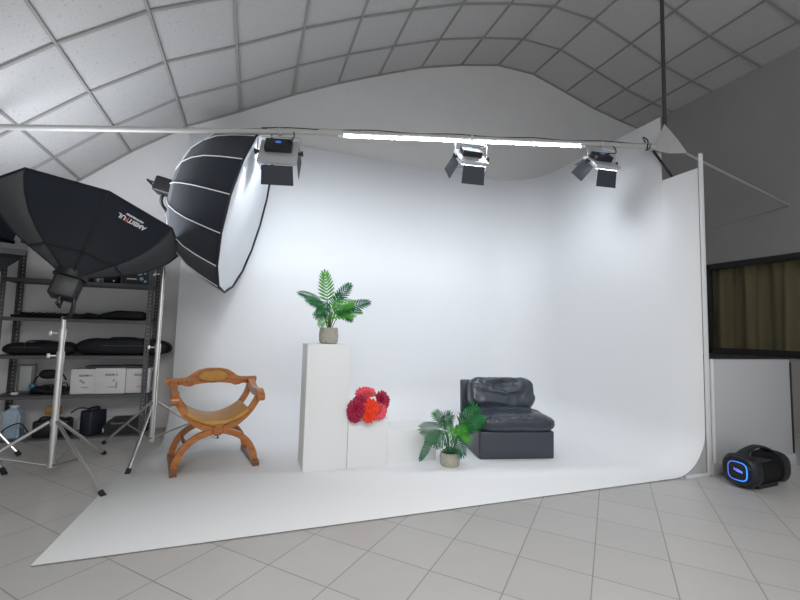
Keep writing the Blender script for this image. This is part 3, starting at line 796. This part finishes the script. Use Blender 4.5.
# ------------------------------------------------------------------ octagonal softbox, opening upward
C1 = Vector((-1.148, 3.701, 1.885)); n1 = Vector((0.21, 0.229, 1.0)).normalized()
R1, D1, PH1 = 0.61, 0.463, 0.157
near = Vector((0.33, -0.94, 0.0))
near = Vector((0.18, -0.94, 0.0))
Z1 = frame_matrix(C1 - n1 * D1, n1, near)          # local x = towards the camera side
ob = thing('octagonal_softbox', 'black octagonal softbox with white lettering, opening towards the ceiling', 'softbox', Z1.translation)
I1 = Matrix.Translation(-Z1.translation) @ Z1
oprof = [(1.0, 1.0), (0.975, 0.90), (0.90, 0.72), (0.78, 0.53), (0.63, 0.37), (0.474, 0.249), (0.30, 0.13), (0.12, 0.0)]
def opt(k, r, h, sub=0.0): return I1 @ Vector((R1 * r * math.cos(k * PI / 4 + PH1), R1 * r * math.sin(k * PI / 4 + PH1), D1 * h))
def panel_pt(k, f, r, h, out=0.0):
    p = opt(k, r, h).lerp(opt(k + 1, r, h), f)
    ax = I1 @ Vector((0, 0, D1 * h)); sag = 0.035 * math.sin(PI * f) * r * math.sin(PI * min(1, max(0, h)))
    return p + (ax - p).normalized() * (sag - out)
b = bmesh.new(); S = 8
ringv = []
for r, h in oprof:
    ringv.append([b.verts.new(panel_pt(k, j / S, r, h)) for k in range(8) for j in range(S)])
for p, q in zip(ringv, ringv[1:]):
    n = len(p)
    for i in range(n): b.faces.new((p[i], p[(i + 1) % n], q[(i + 1) % n], q[i]))
cano = finish(b, 'canopy', [SOFTB, SILVERIN], ob, angle=12)
b = bmesh.new()
for k in range(8): tube(b, [opt(k, r * 1.004, h - 0.003) for r, h in oprof], 0.0055, 6)
for r, h in ((1.0, 1.0), (0.474, 0.249)):
    tube(b, [panel_pt(k, j / S, r * 1.004, h) for k in range(8) for j in range(S)] + [panel_pt(0, 0, r * 1.004, h)], 0.006, 6, cap=False)
finish(b, 'seam', mat('seam_tape', (0.008, 0.009, 0.012), 0.6), ob)
b = bmesh.new(); lathe(b, [(0.06, -0.015), (0.10, -0.01), (0.105, 0.02), (0.06, 0.025)], 28, I1); finish(b, 'speed_ring', BLACKM, ob)
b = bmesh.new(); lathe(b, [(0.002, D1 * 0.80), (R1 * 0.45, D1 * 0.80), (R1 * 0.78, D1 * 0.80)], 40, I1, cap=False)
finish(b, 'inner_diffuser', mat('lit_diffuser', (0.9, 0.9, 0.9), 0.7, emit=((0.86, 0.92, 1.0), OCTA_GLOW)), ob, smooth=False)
# lettering on the panel right of the near rib (upside down: letter tops towards the hub)
kP = 0
def text_on(kp, f, t, body, size, m, shift=0.0, sx=1.0, red=None):
    i = t; r = oprof[1][0] + (oprof[2][0] - oprof[1][0]) * i; h = oprof[1][1] + (oprof[2][1] - oprof[1][1]) * i
    P = panel_pt(kp, f, r, h, 0.008); Pu = panel_pt(kp, f, oprof[2][0], oprof[2][1], 0.008) - panel_pt(kp, f, oprof[1][0], oprof[1][1], 0.008)
    along = (panel_pt(kp, f + 0.1, r, h) - panel_pt(kp, f - 0.1, r, h)).normalized()
    up = Pu.normalized(); x = along
    nrm = x.cross(up)
    outw = (P - I1 @ Vector((0, 0, D1 * h)))
    if nrm.dot(outw) < 0: x = -x; nrm = x.cross(up)
    up = nrm.cross(x).normalized()
    P = P + x * shift
    m4 = Matrix(((x.x, up.x, nrm.x, P.x), (x.y, up.y, nrm.y, P.y), (x.z, up.z, nrm.z, P.z), (0, 0, 0, 1)))
    return text_mesh('lettering', body, size, m4 @ Matrix.Diagonal((sx, 1, 1, 1)), m, cano, bold=0.0012, red=red)
text_on(kP, 0.47, 0.52, 'AMBITFUL', 0.044, INKW, red=(0.625, 0.745))
text_on(kP, 0.47, 0.20, 'PHOTOGRAPHIC', 0.016, INKW)

head1 = frame_matrix(Z1.translation - n1 * 0.012, n1, near)
strobe('black studio light head under the octagonal softbox', head1,
       [Vector((-1.265, 3.60, 1.13)), Vector((-1.22, 3.555, 1.14)), Vector((-1.195, 3.54, 1.22)), Vector((-1.21, 3.55, 1.32))], r=0.088, length=0.16)

# ------------------------------------------------------------------ big round softbox
C2 = Vector((-0.074, 3.932, 2.138)); n2 = Vector((0.964, -0.1256, -0.2342)).normalized(); R2, D2 = 0.755, 0.60
Z2 = frame_matrix(C2 - n2 * D2, n2, (0, 0, 1)); I2 = Matrix.Translation(-Z2.translation) @ Z2
rb = thing('round_softbox', 'big round black softbox with white seams facing the backdrop', 'softbox', Z2.translation)
rprof = [(1.0, 1.0), (0.965, 0.86), (0.92, 0.70), (0.85, 0.50), (0.75, 0.33), (0.62, 0.18), (0.46, 0.07), (0.28, 0.02), (0.12, 0.0)]
NR = 16
def rpt(k, r, h): return I2 @ Vector((R2 * r * math.cos(k * 2 * PI / NR + 0.1), R2 * r * math.sin(k * 2 * PI / NR + 0.1), D2 * h))
b = bmesh.new(); ringv = []
for r, h in rprof:
    row = []
    for k in range(NR):
        for j in range(4):
            p = rpt(k, r, h).lerp(rpt(k + 1, r, h), j / 4); ax = I2 @ Vector((0, 0, D2 * h))
            row.append(b.verts.new(p + (ax - p).normalized() * 0.012 * math.sin(PI * j / 4) * r))
    ringv.append(row)
for p, q in zip(ringv, ringv[1:]):
    n = len(p)
    for i in range(n): b.faces.new((p[i], p[(i + 1) % n], q[(i + 1) % n], q[i]))
finish(b, 'canopy', SOFTB, rb, angle=14)
for k in range(NR):
    b = bmesh.new(); tube(b, [rpt(k, r * 1.006, h - 0.002) for r, h in rprof[:-1]], 0.0045, 6); finish(b, 'piping', PIPING, rb)
b = bmesh.new(); rr = []
for r, h in ((1.0, 0.985), (0.8, 0.995), (0.5, 1.005), (0.2, 1.01), (0.02, 1.012)):
    rr.append([b.verts.new(rpt(k, r * 0.995, h)) for k in range(NR)])
for p, q in zip(rr, rr[1:]):
    for i in range(NR): b.faces.new((p[i], p[(i + 1) % NR], q[(i + 1) % NR], q[i]))
b.faces.new(rr[-1]); finish(b, 'diffuser', DIFF, rb, angle=60)
b = bmesh.new(); tube(b, [rpt(k, 1.0, 1.0) for k in range(NR + 1)], 0.009, 6, cap=False); finish(b, 'rim', mat('rim_tape', (0.012, 0.014, 0.02), 0.6), rb)
b = bmesh.new(); lathe(b, [(0.06, -0.02), (0.105, -0.01), (0.105, 0.015), (0.06, 0.02)], 24, I2); finish(b, 'speed_ring', BLACKM, rb)
h2 = frame_matrix(Z2.translation - n2 * 0.012, n2, (0, -1, 0))
strobe('black studio light head behind the big round softbox', h2,
       [Vector((-0.76, 4.15, 2.05)), Vector((-0.765, 4.14, 2.12)), Vector((-0.80, 4.06, 2.19)), h2 @ Vector((0.0, 0.0, -0.10))], r=0.076, length=0.17)

# third, partly seen softbox at the left edge of the photograph
n3 = Vector((0.26, -0.18, 0.95)).normalized(); C3 = Vector((-2.19, 4.28, 1.79)) - n3 * 0.34
Z3 = frame_matrix(C3, n3, (1, 0, 0))
sb3 = thing('small_softbox', 'dark softbox with pale mesh edge at the left edge of the photo', 'softbox', C3)
I3 = Matrix.Translation(-C3) @ Z3
b = bmesh.new(); rr = []
for r, h in ((0.39, 0.34), (0.37, 0.26), (0.26, 0.10), (0.08, 0.0)):
    rr.append([b.verts.new(I3 @ Vector((r * math.cos(2 * PI * k / 8), r * math.sin(2 * PI * k / 8), h))) for k in range(8)])
for p, q in zip(rr, rr[1:]):
    for i in range(8): b.faces.new((p[i], p[(i + 1) % 8], q[(i + 1) % 8], q[i]))
b.faces.new(rr[-1]); finish(b, 'canopy', SOFTB, sb3, smooth=False)
b = bmesh.new(); lathe(b, [(0.30, 0.335), (0.393, 0.30), (0.398, 0.35), (0.30, 0.37)], 8, I3, cap=False)
finish(b, 'mesh_rim', mat('pale_mesh', (0.30, 0.30, 0.33), 0.8, bump=(300, 1.0)), sb3, smooth=False)
b = bmesh.new(); prism(b, [(-0.36, 0.36), (0.20, 0.36), (0.24, 0.72), (-0.36, 0.80)], 0.20, 0.205, I3 @ Matrix(((1, 0, 0, 0), (0, 0, 1, 0), (0, 1, 0, 0), (0, 0, 0, 1))))
finish(b, 'flap', SOFTB, sb3, smooth=False)
b = bmesh.new(); lathe(b, [(0.06, -0.01), (0.07, -0.10), (0.05, -0.11)], 16, I3); finish(b, 'mount_ring', BLACKM, sb3)

# ------------------------------------------------------------------ steel rack
RX0, RX1, RY0, RY1, RH = -2.17, -0.95, 4.75, 5.07, 1.95
SHZ = [0.02, 0.415, 0.785, 1.135, 1.50]
rk = thing('storage_rack', 'grey slotted steel storage rack against the back wall', 'rack', ((RX0 + RX1) / 2, (RY0 + RY1) / 2, 0))
rc = Vector(((RX0 + RX1) / 2, (RY0 + RY1) / 2, 0))
def post(x, y, sx, sy):
    b = bmesh.new(); F = 0.042; t = 0.003
    x -= rc.x; y -= rc.y
    for ax in (0, 1):
        s = sx if ax == 0 else sy
        def bx_(u0, u1, z0, z1):
            u = (u0 + u1) / 2 * s
            c = (x + u, y, (z0 + z1) / 2) if ax == 0 else (x, y + u, (z0 + z1) / 2)
            box(b, c, (u1 - u0, t, z1 - z0) if ax == 0 else (t, u1 - u0, z1 - z0))
        bx_(0, 0.013, 0, RH); bx_(0.025, F, 0, RH)
        z = 0.0
        while z < RH - 0.01:
            bx_(0.013, 0.025, z, min(z + 0.022, RH)); z += 0.036
    finish(b, 'post', RACKM, rk, smooth=False)
post(RX0, RY0, 1, 1); post(RX1, RY0, -1, 1); post(RX0, RY1, 1, -1); post(RX1, RY1, -1, -1)
for z in SHZ:
    b = bmesh.new()
    box(b, (0, 0, z), (RX1 - RX0 - 0.012, RY1 - RY0 - 0.012, 0.004))
    for s in (-1, 1):
        box(b, (0, s * ((RY1 - RY0) / 2 - 0.008), z - 0.016), (RX1 - RX0 - 0.012, 0.004, 0.034))
        box(b, (s * ((RX1 - RX0) / 2 - 0.008), 0, z - 0.016), (0.004, RY1 - RY0 - 0.02, 0.034))
    finish(b, 'shelf', RACKM, rk, smooth=False)

# ---- things on the rack
def soft_bag(name, label, cat, c, s, p=0.35, lump=0.02, m=BLACKF, strap=True, rz=0, grp=None, seed=0):
    t = thing(name, label, cat, (c[0], c[1], c[2]), rz, grp)
    def fn(q, w):
        o = Vector(q) * lump * noise.noise(Vector((w.x * 6 + seed, w.y * 6, w.z * 9)))
        if q.z < -0.6: o.z = 0
        o.z -= 0.35 * s[2] * max(0, abs(q.x) - 0.75) * (1 if q.z > 0 else 0) * 2
        return o
    b = bmesh.new(); pillow(b, (0, 0, s[2]), s, p, 40, fn); finish(b, 'bag_body', m, t, angle=70)
    if strap:
        b = bmesh.new(); tube(b, smooth_path([(-s[0] * 0.35, -s[1] * 1.0, s[2] * 1.2), (-s[0] * 0.3, -s[1] * 0.7, s[2] * 2.0), (0, -s[1] * 0.5, s[2] * 2.12), (s[0] * 0.3, -s[1] * 0.7, s[2] * 2.0), (s[0] * 0.35, -s[1] * 1.0, s[2] * 1.2)]), 0.008, 6)
        finish(b, 'strap', BLACKP, t)
        b = bmesh.new(); tube(b, [(-s[0] * 0.75, -s[1] * 1.0, s[2] * 1.15), (s[0] * 0.75, -s[1] * 1.0, s[2] * 1.15)], 0.004, 6); finish(b, 'zip', mat('zip_grey', (0.09, 0.09, 0.1), 0.4, metal=0.5), t)
    return t
z = SHZ[2] + 0.003
soft_bag('equipment_bag', 'flat black equipment bag at the left on the third shelf up', 'bag', (-1.86, 4.87, z), (0.275, 0.11, 0.062), seed=2)
soft_bag('equipment_bag', 'long black equipment bag sticking out past the rack post', 'bag', (-1.18, 4.89, z), (0.405, 0.10, 0.082), p=0.28, lump=0.015, seed=5)
z = SHZ[3] + 0.003
t = thing('folded_stand', 'black folded stand with knobs lying on the left of upper shelf', 'folded stand', (-1.84, 4.88, z))
b = bmesh.new()
for k, (yy, zz) in enumerate(((-0.04, 0.012), (0.0, 0.012), (0.04, 0.012), (-0.02, 0.036), (0.02, 0.036))): tube(b, [(-0.27 + 0.02 * k, yy, zz), (0.28, yy, zz)], 0.012, 8)
finish(b, 'tubes', BLACKM, t)
for k in range(9):
    b = bmesh.new(); tube(b, [(-0.22 + 0.055 * k, -0.03, 0.034), (-0.22 + 0.055 * k, -0.03, 0.052)], 0.012, 8); finish(b, 'knob', BLACKP, t)
soft_bag('tripod_bag', 'slim black tripod bag on the right of upper shelf', 'bag', (-1.21, 4.87, z), (0.215, 0.075, 0.042), p=0.4, lump=0.02, strap=False, seed=9)
t = thing('folded_umbrella', 'black folded photo umbrella beside the slim tripod bag', 'umbrella', (-1.47, 4.85, z))
b = bmesh.new(); tube(b, [(-0.12, 0, 0.02), (-0.05, 0, 0.032), (0.05, 0, 0.024), (0.10, 0, 0.014)], [0.012, 0.032, 0.022, 0.008], 10); finish(b, 'canopy', BLACKF, t)
b = bmesh.new(); tube(b, [(0.09, 0, 0.014), (0.16, 0, 0.014)], 0.006, 8); finish(b, 'shaft', CHROME, t)
# top shelf
z = SHZ[4] + 0.003
t = thing('picture_box', 'black printed box with a pale picture on the top shelf', 'box', (-1.11, 4.86, z))
b = bmesh.new(); box(b, (0, 0, 0.105), (0.26, 0.16, 0.21), bevel=0.003); finish(b, 'carton', BLACKP, t)
b = bmesh.new()
for x, zz, r in ((0.025, 0.115, 0.026), (0.045, 0.055, 0.018), (0.08, 0.03, 0.014)):
    lathe(b, [(0.002, 0), (r, 0), (r * 0.9, 0.003), (0.002, 0.004)], 14, Matrix.Translation((x, -0.0805, zz)) @ Matrix.Rotation(PI / 2, 4, 'X'))
box(b, (-0.035, -0.0815, 0.12), (0.04, 0.003, 0.012), rot=Matrix.Rotation(0.6, 4, 'Y'))
box(b, (0.075, -0.0815, 0.11), (0.02, 0.003, 0.01), rot=Matrix.Rotation(-0.8, 4, 'Y'))
finish(b, 'printed_picture', INKB, t)
b = bmesh.new(); box(b, (-0.04, -0.0815, 0.050), (0.085, 0.003, 0.011)); finish(b, 'printed_line', INKW, t, smooth=False)
t = thing('white_roll', 'pale rolled sheet lying on the black printed box', 'roll', (-1.09, 4.87, z + 0.212))
b = bmesh.new(); tube(b, [(-0.13, 0, 0.025), (0.10, 0.02, 0.025)], 0.024, 14); finish(b, 'sheet', mat('pale_sheet', (0.5, 0.47, 0.47), 0.6), t)
for i, (x, w, h, lab) in enumerate(((-1.335, 0.13, 0.085, 'small black camera case right of a small pale tin'), (-1.55, 0.12, 0.09, 'small black camera case behind the light head'))):
    t = thing('camera_case', lab, 'case', (x, 4.85, z), 0, 'small cases on the top shelf')
    b = bmesh.new(); box(b, (0, 0, h / 2), (w, 0.11, h), bevel=0.018, seg=3); finish(b, 'case_body', BLACKF, t)
    b = bmesh.new(); box(b, (0.03, -0.056, h * 0.25), (0.014, 0.004, 0.014)); finish(b, 'clasp', CHROME, t, smooth=False)
b = bmesh.new(); lathe(b, [(0.030, 0), (0.032, 0.004), (0.032, 0.07), (0.028, 0.075)], 18); o = finish(b, 'tin', mat('pale_tin', (0.33, 0.33, 0.34), 0.4, metal=0.5)); o.location = (-1.445, 4.83, z)
tag(o, 'small pale tin between the two camera cases', 'tin')
# fourth level: white cartons
z = SHZ[1] + 0.003
def carton(label, x, y, w, h, d, art):
    t = thing('carton', label, 'box', (x, y, z), 0, 'white cartons on the rack')
    b = bmesh.new(); box(b, (0, 0, h / 2), (w, d, h), bevel=0.002); finish(b, 'carton_body', CARD, t)
    F = Matrix(((1, 0, 0, 0), (0, 0, -1, -d / 2 - 0.0012), (0, 1, 0, 0), (0, 0, 0, 1)))
    text_mesh('title', 'SLIDER X', 0.026, F @ Matrix.Translation((0.02 if art != 2 else 0.01, h * 0.74, 0)), INKD, t, bold=0.0006)
    text_mesh('maker_line', 'zeapon', 0.021, F @ Matrix.Translation((0.02, h * 0.27, 0)), INKR, t, bold=0.0003)
    if art:
        b = bmesh.new()
        if art == 1: box(b, (0.0, 0, 0), (0.05, 0.002, 0.015), rot=Matrix.Rotation(0.7, 4, 'Y')); bmesh.ops.translate(b, vec=(-0.005, -d / 2 - 0.001, h * 0.5), verts=b.verts[:])
        if art == 2: box(b, (0.055, -d / 2 - 0.001, h * 0.34), (0.012, 0.002, 0.06)); box(b, (0.03, -d / 2 - 0.001, h * 0.52), (0.014, 0.002, 0.02))
        finish(b, 'printed_picture', INKG, t, smooth=False)
    if art == 3:
        b = bmesh.new(); box(b, (w / 2 + 0.001, 0.0, h * 0.5), (0.002, d * 0.42, h * 0.62)); finish(b, 'side_print', INKG, t, smooth=False)
    return t
carton('white carton at the left end of the row, cylinder picture printed on it', -1.488, 4.885, 0.195, 0.235, 0.21, 1)
carton('white carton in the middle of the row, standing forward', -1.262, 4.870, 0.250, 0.245, 0.21, 2)
carton('white carton nearest to the right rack post', -1.030, 4.885, 0.205, 0.240, 0.21, 3)
b = bmesh.new(); box(b, (0, 0, 0.008), (0.48, 0.18, 0.016), bevel=0.005); o = finish(b, 'grey_folder', mat('grey_sheet', (0.07, 0.065, 0.07), 0.6)); o.location = (-1.25, 4.895, z + 0.246); tag(o, 'flat dark grey folder lying on the white cartons', 'folder')
t = thing('lamp_panel', 'pale upright lamp panel in grey frame beside the rear left post', 'lamp', (-1.985, 4.93, z))
b = bmesh.new(); box(b, (0, 0.0, 0.135), (0.14, 0.04, 0.27), bevel=0.01); finish(b, 'frame', mat('mid_grey_plastic', (0.16, 0.16, 0.17), 0.5), t)
b = bmesh.new(); box(b, (0, -0.021, 0.14), (0.088, 0.006, 0.23), bevel=0.002); finish(b, 'face', mat('pale_face', (0.42, 0.42, 0.42), 0.5), t)
t = thing('headphones', 'black headphones standing above a pile of cables on the rack', 'headphones', (-1.80, 4.87, z + 0.06))
b = bmesh.new(); tube(b, smooth_path([(-0.10, 0.01, 0.01), (-0.09, 0.0, 0.08), (-0.03, 0, 0.135), (0.03, 0, 0.15), (0.10, 0.02, 0.13), (0.14, 0.03, 0.06)]), 0.008, 8); finish(b, 'headband', BLACKP, t)
b = bmesh.new(); pillow(b, (0.02, -0.03, 0.125), (0.075, 0.03, 0.045), 0.8, 20); finish(b, 'ear_cup', BLACKF, t)
b = bmesh.new(); pillow(b, (-0.10, -0.02, 0.012), (0.03, 0.03, 0.03), 0.8, 16); o = finish(b, 'ear_cup', mat('blue_shell', (0.05, 0.16, 0.24), 0.4), t); o['label'] = 'blue ear cup'
t = thing('cable_pile', 'heap of black cables on the shelf left of the white cartons', 'cables', (-1.77, 4.88, z))
b = bmesh.new()
def fn(q, w): return Vector(q) * 0.03 * noise.noise(w * 14)
pillow(b, (0, 0, 0.032), (0.145, 0.09, 0.034), 0.6, 30, fn); finish(b, 'heap', BLACKF, t)
for k in range(4):
    b = bmesh.new(); a0 = k * 1.7
    tube(b, smooth_path([(-0.10 + 0.06 * k, -0.07, 0.03), (-0.06 + 0.06 * k, -0.08, 0.075 + 0.01 * k), (0.0 + 0.05 * k, -0.06, 0.085), (0.04 + 0.03 * k, -0.07, 0.02)]), 0.005, 6); finish(b, 'cable_loop', BLACKP, t)
b = bmesh.new(); pillow(b, (0, 0, 0.014), (0.03, 0.025, 0.015), 0.8, 16); o = finish(b, 'power_adapter', WHITE); o.location = (-2.01, 4.80, z); tag(o, 'small white adapter on the shelf edge by the left posts', 'adapter')
# bottom level
z = SHZ[0] + 0.003
t = thing('plastic_canister', 'pale blue plastic canister on the bottom shelf', 'canister', (-2.03, 4.88, z))
JUG = mat('milky_plastic', (0.42, 0.52, 0.62), 0.35, spec=0.4)
b = bmesh.new(); lathe(b, [(0.088, 0), (0.095, 0.01), (0.095, 0.20), (0.085, 0.235), (0.045, 0.262), (0.030, 0.268)], 4, Matrix.Rotation(PI / 4, 4, 'Z')); 
bmesh.ops.bevel(b, geom=[e for e in b.edges if abs(e.verts[0].co.z - e.verts[1].co.z) > 0.1], offset=0.02, segments=3, affect='EDGES')
finish(b, 'canister_body', JUG, t, angle=40)
b = bmesh.new(); lathe(b, [(0.03, 0.266), (0.034, 0.268), (0.034, 0.295), (0.03, 0.298)], 20); finish(b, 'cap', mat('white_cap', (0.6, 0.63, 0.66), 0.4), t)
t = thing('power_pack', 'black power pack with cables on the bottom shelf', 'power pack', (-1.72, 4.87, z))
b = bmesh.new(); box(b, (0, 0, 0.075), (0.27, 0.16, 0.15), bevel=0.012); finish(b, 'pack_body', BLACKP, t)
b = bmesh.new(); box(b, (0.03, -0.082, 0.085), (0.12, 0.006, 0.08), bevel=0.002); finish(b, 'front_plate', mat('dark_plate', (0.03, 0.03, 0.035), 0.4), t)
b = bmesh.new()
for k in range(3): tube(b, smooth_path([(-0.10 + 0.05 * k, -0.05, 0.15), (-0.05 + 0.07 * k, -0.09, 0.19 - 0.01 * k), (0.03 + 0.06 * k, -0.07, 0.175), (0.08 + 0.03 * k, -0.03, 0.15)]), 0.009, 7)
finish(b, 'cable', BLACKP, t)
b = bmesh.new(); tube(b, smooth_path([(0.16, -0.09, 0.22), (0.22, -0.07, 0.26), (0.30, -0.04, 0.23), (0.31, -0.03, 0.13), (0.25, -0.04, 0.06), (0.15, -0.06, 0.02)]), 0.007, 7); finish(b, 'cable', BLACKP, t)
b = bmesh.new(); tube(b, smooth_path([(-0.14, -0.09, 0.03), (-0.19, -0.13, 0.14), (-0.25, -0.135, 0.14), (-0.32, -0.135, 0.09), (-0.33, -0.135, 0.03)]), 0.006, 7); finish(b, 'cable', BLACKP, t)
b = bmesh.new(); box(b, (0, 0, 0.04), (0.12, 0.05, 0.08), bevel=0.006); o = finish(b, 'yellow_packet', mat('ochre_packet', (0.34, 0.20, 0.05), 0.5)); o.location = (-1.83, 5.0, z + 0.225)
o.location = (-1.74, 4.90, z + 0.19); o.rotation_euler = (0, 0, 0.1); tag(o, 'ochre packet on top of the black power pack', 'packet')
b = bmesh.new(); box(b, (0, 0, 0.065), (0.36, 0.05, 0.13), bevel=0.004); o = finish(b, 'white_carton', CARD); o.location = (-1.38, 4.985, z); tag(o, 'plain pale carton behind the upright black case', 'box')
t = thing('hard_case', 'upright black hard case on the bottom shelf', 'case', (-1.40, 4.86, z), RAD(-35))
b = bmesh.new(); box(b, (0, 0, 0.115), (0.14, 0.17, 0.23), bevel=0.016, seg=3); finish(b, 'case_shell', mat('navy_black_plastic', (0.020, 0.022, 0.032), 0.4), t)
b = bmesh.new(); tube(b, smooth_path([(0, -0.05, 0.225), (0, -0.045, 0.25), (0, 0.045, 0.25), (0, 0.05, 0.225)]), 0.01, 8); finish(b, 'handle', BLACKP, t)
b = bmesh.new()
for k in (-1, 1): box(b, (-0.071, 0.04 * k, 0.115), (0.006, 0.008, 0.20), bevel=0.002)
finish(b, 'ridge', BLACKP, t)
t = thing('flat_case', 'flat black case with faint pale lettering on the bottom shelf', 'case', (-1.13, 4.86, z))
b = bmesh.new(); prism(b, [(-0.17, 0), (0.15, 0), (0.15, 0.145), (-0.11, 0.145), (-0.17, 0.075)], -0.09, 0.09, XZ(0)); finish(b, 'case_body', BLACKP, t, smooth=False)
F = Matrix(((1, 0, 0, 0), (0, 0, -1, -0.0915), (0, 1, 0, 0), (0, 0, 0, 1)))
text_mesh('lettering', 'Neewer', 0.034, F @ Matrix.Translation((-0.045, 0.108, 0)), INKG, t)
b = bmesh.new(); box(b, (-0.158, -0.0915, 0.045), (0.012, 0.003, 0.035)); finish(b, 'clasp', CHROME, t, smooth=False)

# ------------------------------------------------------------------ white counter at right
ct = thing('counter', 'white counter panel standing below the dark window', 'counter', (4.125, 2.55, 0))
b = bmesh.new(); box(b, (0, 0.0, 0.475), (1.08, 0.42, 0.93), bevel=0.004); finish(b, 'counter_body', mat('grey_white_laminate', (0.48, 0.48, 0.485), 0.4), ct)
b = bmesh.new(); box(b, (0.0, -0.218, 0.05), (1.10, 0.02, 0.10), bevel=0.003); finish(b, 'skirting', MATS['grey_white_laminate'], ct)
b = bmesh.new(); box(b, (0.0, 0, 0.947), (1.08, 0.44, 0.014), bevel=0.003); finish(b, 'countertop', BLACKP, ct)
b = bmesh.new(); box(b, (-0.525, -0.222, 0.52), (0.022, 0.02, 0.84), bevel=0.003); finish(b, 'edge_strip', WHITE, ct)
b = bmesh.new(); box(b, (0.551, -0.19, 0.50), (0.02, 0.05, 0.82), bevel=0.003); o = finish(b, 'edge_strip', BLACKP, ct); o['label'] = 'black edge strip'

# ------------------------------------------------------------------ boombox
bo = thing('boombox_speaker', 'black portable boombox with glowing blue ring on the tiled floor', 'speaker', (3.72, 2.10, 0), RAD(3))
BL, BH, BD = 0.46, 0.235, 0.22
def rrect(hw, hh, e, n=36):
    out = []
    for k in range(n):
        c, s = math.cos(2 * PI * (k + 0.5) / n), math.sin(2 * PI * (k + 0.5) / n); m = 2 / e
        d = (abs(c) ** m + abs(s) ** m) ** (1 / m); out.append((c / d * hw, s / d * hh))
    return out
def loft_x(b, secs, caps=True):
    rs = [[b.verts.new((x, u, zc + v)) for u, v in rrect(hy, hz, e)] for x, hy, hz, zc, e in secs]
    for p, q in zip(rs, rs[1:]):
        n = len(p)
        for i in range(n): b.faces.new((p[i], p[(i + 1) % n], q[(i + 1) % n], q[i]))
    if caps: b.faces.new(rs[0][::-1]); b.faces.new(rs[-1])
b = bmesh.new(); loft_x(b, [(-0.18, 0.098, 0.083, 0.108, 0.8), (0.18, 0.098, 0.083, 0.108, 0.8)]); finish(b, 'grille_body', mat('speaker_mesh', (0.006, 0.006, 0.007), 0.7, spec=0.25, bump=(300, 0.5)), bo)
for s in (-1, 1):
    b = bmesh.new(); loft_x(b, [(s * 0.14, 0.112, 0.113, 0.128, 0.7), (s * 0.20, 0.118, 0.118, 0.128, 0.68), (s * 0.235, 0.108, 0.108, 0.128, 0.68), (s * 0.245, 0.096, 0.096, 0.128, 0.68), (s * 0.238, 0.085, 0.085, 0.128, 0.68)]); ec = finish(b, 'end_cap', mat('boombox_shell', (0.009, 0.010, 0.012), 0.5), bo)
    if s == -1:
        b = bmesh.new(); tube(b, [(-0.247, u, 0.126 + v) for u, v in (rrect(0.062, 0.066, 0.6, 48) + rrect(0.062, 0.066, 0.6, 48)[:2])], 0.0042, 8, cap=False)
        ring = finish(b, 'light_ring', mat('blue_ring', (0.05, 0.1, 0.4), 0.4, emit=((0.035, 0.16, 0.95), 1.0)), ec)
        m = MATS['blue_ring']; nt = m.node_tree; tc = nt.nodes['Texture Coordinate']; sp = nt.nodes.new('ShaderNodeSeparateXYZ'); nt.links.new(tc.outputs['Object'], sp.inputs[0])
        cr = nt.nodes.new('ShaderNodeValToRGB'); mr = nt.nodes.new('ShaderNodeMapRange'); mr.inputs['From Min'].default_value = -0.08; mr.inputs['From Max'].default_value = 0.08
        nt.links.new(sp.outputs['Y'], mr.inputs['Value']); nt.links.new(mr.outputs['Result'], cr.inputs['Fac'])
        cr.color_ramp.elements[0].color = (0.02, 0.28, 0.95, 1); cr.color_ramp.elements[1].color = (0.06, 0.05, 0.20, 1); nt.links.new(cr.outputs['Color'], nt.nodes['Principled BSDF'].inputs['Emission Color'])
        m4 = Matrix(((0, 0, -1, -0.2395), (-1, 0, 0, 0), (0, 1, 0, 0.128), (0, 0, 0, 1)))
        b = bmesh.new(); loft_x(b, [(-0.2395, 0.072, 0.072, 0.128, 0.55), (-0.236, 0.072, 0.072, 0.128, 0.55)]); finish(b, 'passive_cone', BLACKP, ec)
        text_mesh('logo', 'VZEN', 0.024, m4 @ Matrix.Rotation(RAD(-14), 4, 'Z') @ Matrix.Translation((0, 0, 0.001)), mat('blue_logo', (0.1, 0.2, 0.6), 0.4, emit=((0.13, 0.2, 0.75), 0.9)), ec, bold=0.001)
b = bmesh.new()      # broad carrying handle arching from cap to cap
path = smooth_path([(x, zz, 0) for x, zz in [(-0.228, 0.15), (-0.215, 0.200), (-0.14, 0.258), (-0.02, 0.286), (0.10, 0.268), (0.20, 0.205), (0.225, 0.15)]], 6)
rs = []
for i, p in enumerate(path):
    d = (path[min(i + 1, len(path) - 1)] - path[max(i - 1, 0)]).normalized(); n = Vector((-d.y, d.x, 0)); tt = abs(i / (len(path) - 1) - 0.5) * 2
    wy = 0.028 + 0.076 * tt ** 2; th = 0.010 + 0.016 * tt ** 2
    rs.append([b.verts.new((p.x + n.x * v, u, p.y + n.y * v)) for u, v in rrect(wy, th, 0.7, 20)])
for p, q in zip(rs, rs[1:]):
    for i in range(20): b.faces.new((p[i], p[(i + 1) % 20], q[(i + 1) % 20], q[i]))
b.faces.new(rs[0][::-1]); b.faces.new(rs[-1]); finish(b, 'carry_handle', MATS['boombox_shell'], bo)
b = bmesh.new(); box(b, (0.03, -0.02, 0.188), (0.15, 0.07, 0.012), bevel=0.004); finish(b, 'control_strip', mat('control_grey', (0.035, 0.036, 0.038), 0.5), bo)
b = bmesh.new(); box(b, (0.0, 0, 0.016), (0.26, 0.15, 0.032), bevel=0.008); finish(b, 'base_foot', RUBBER, bo)
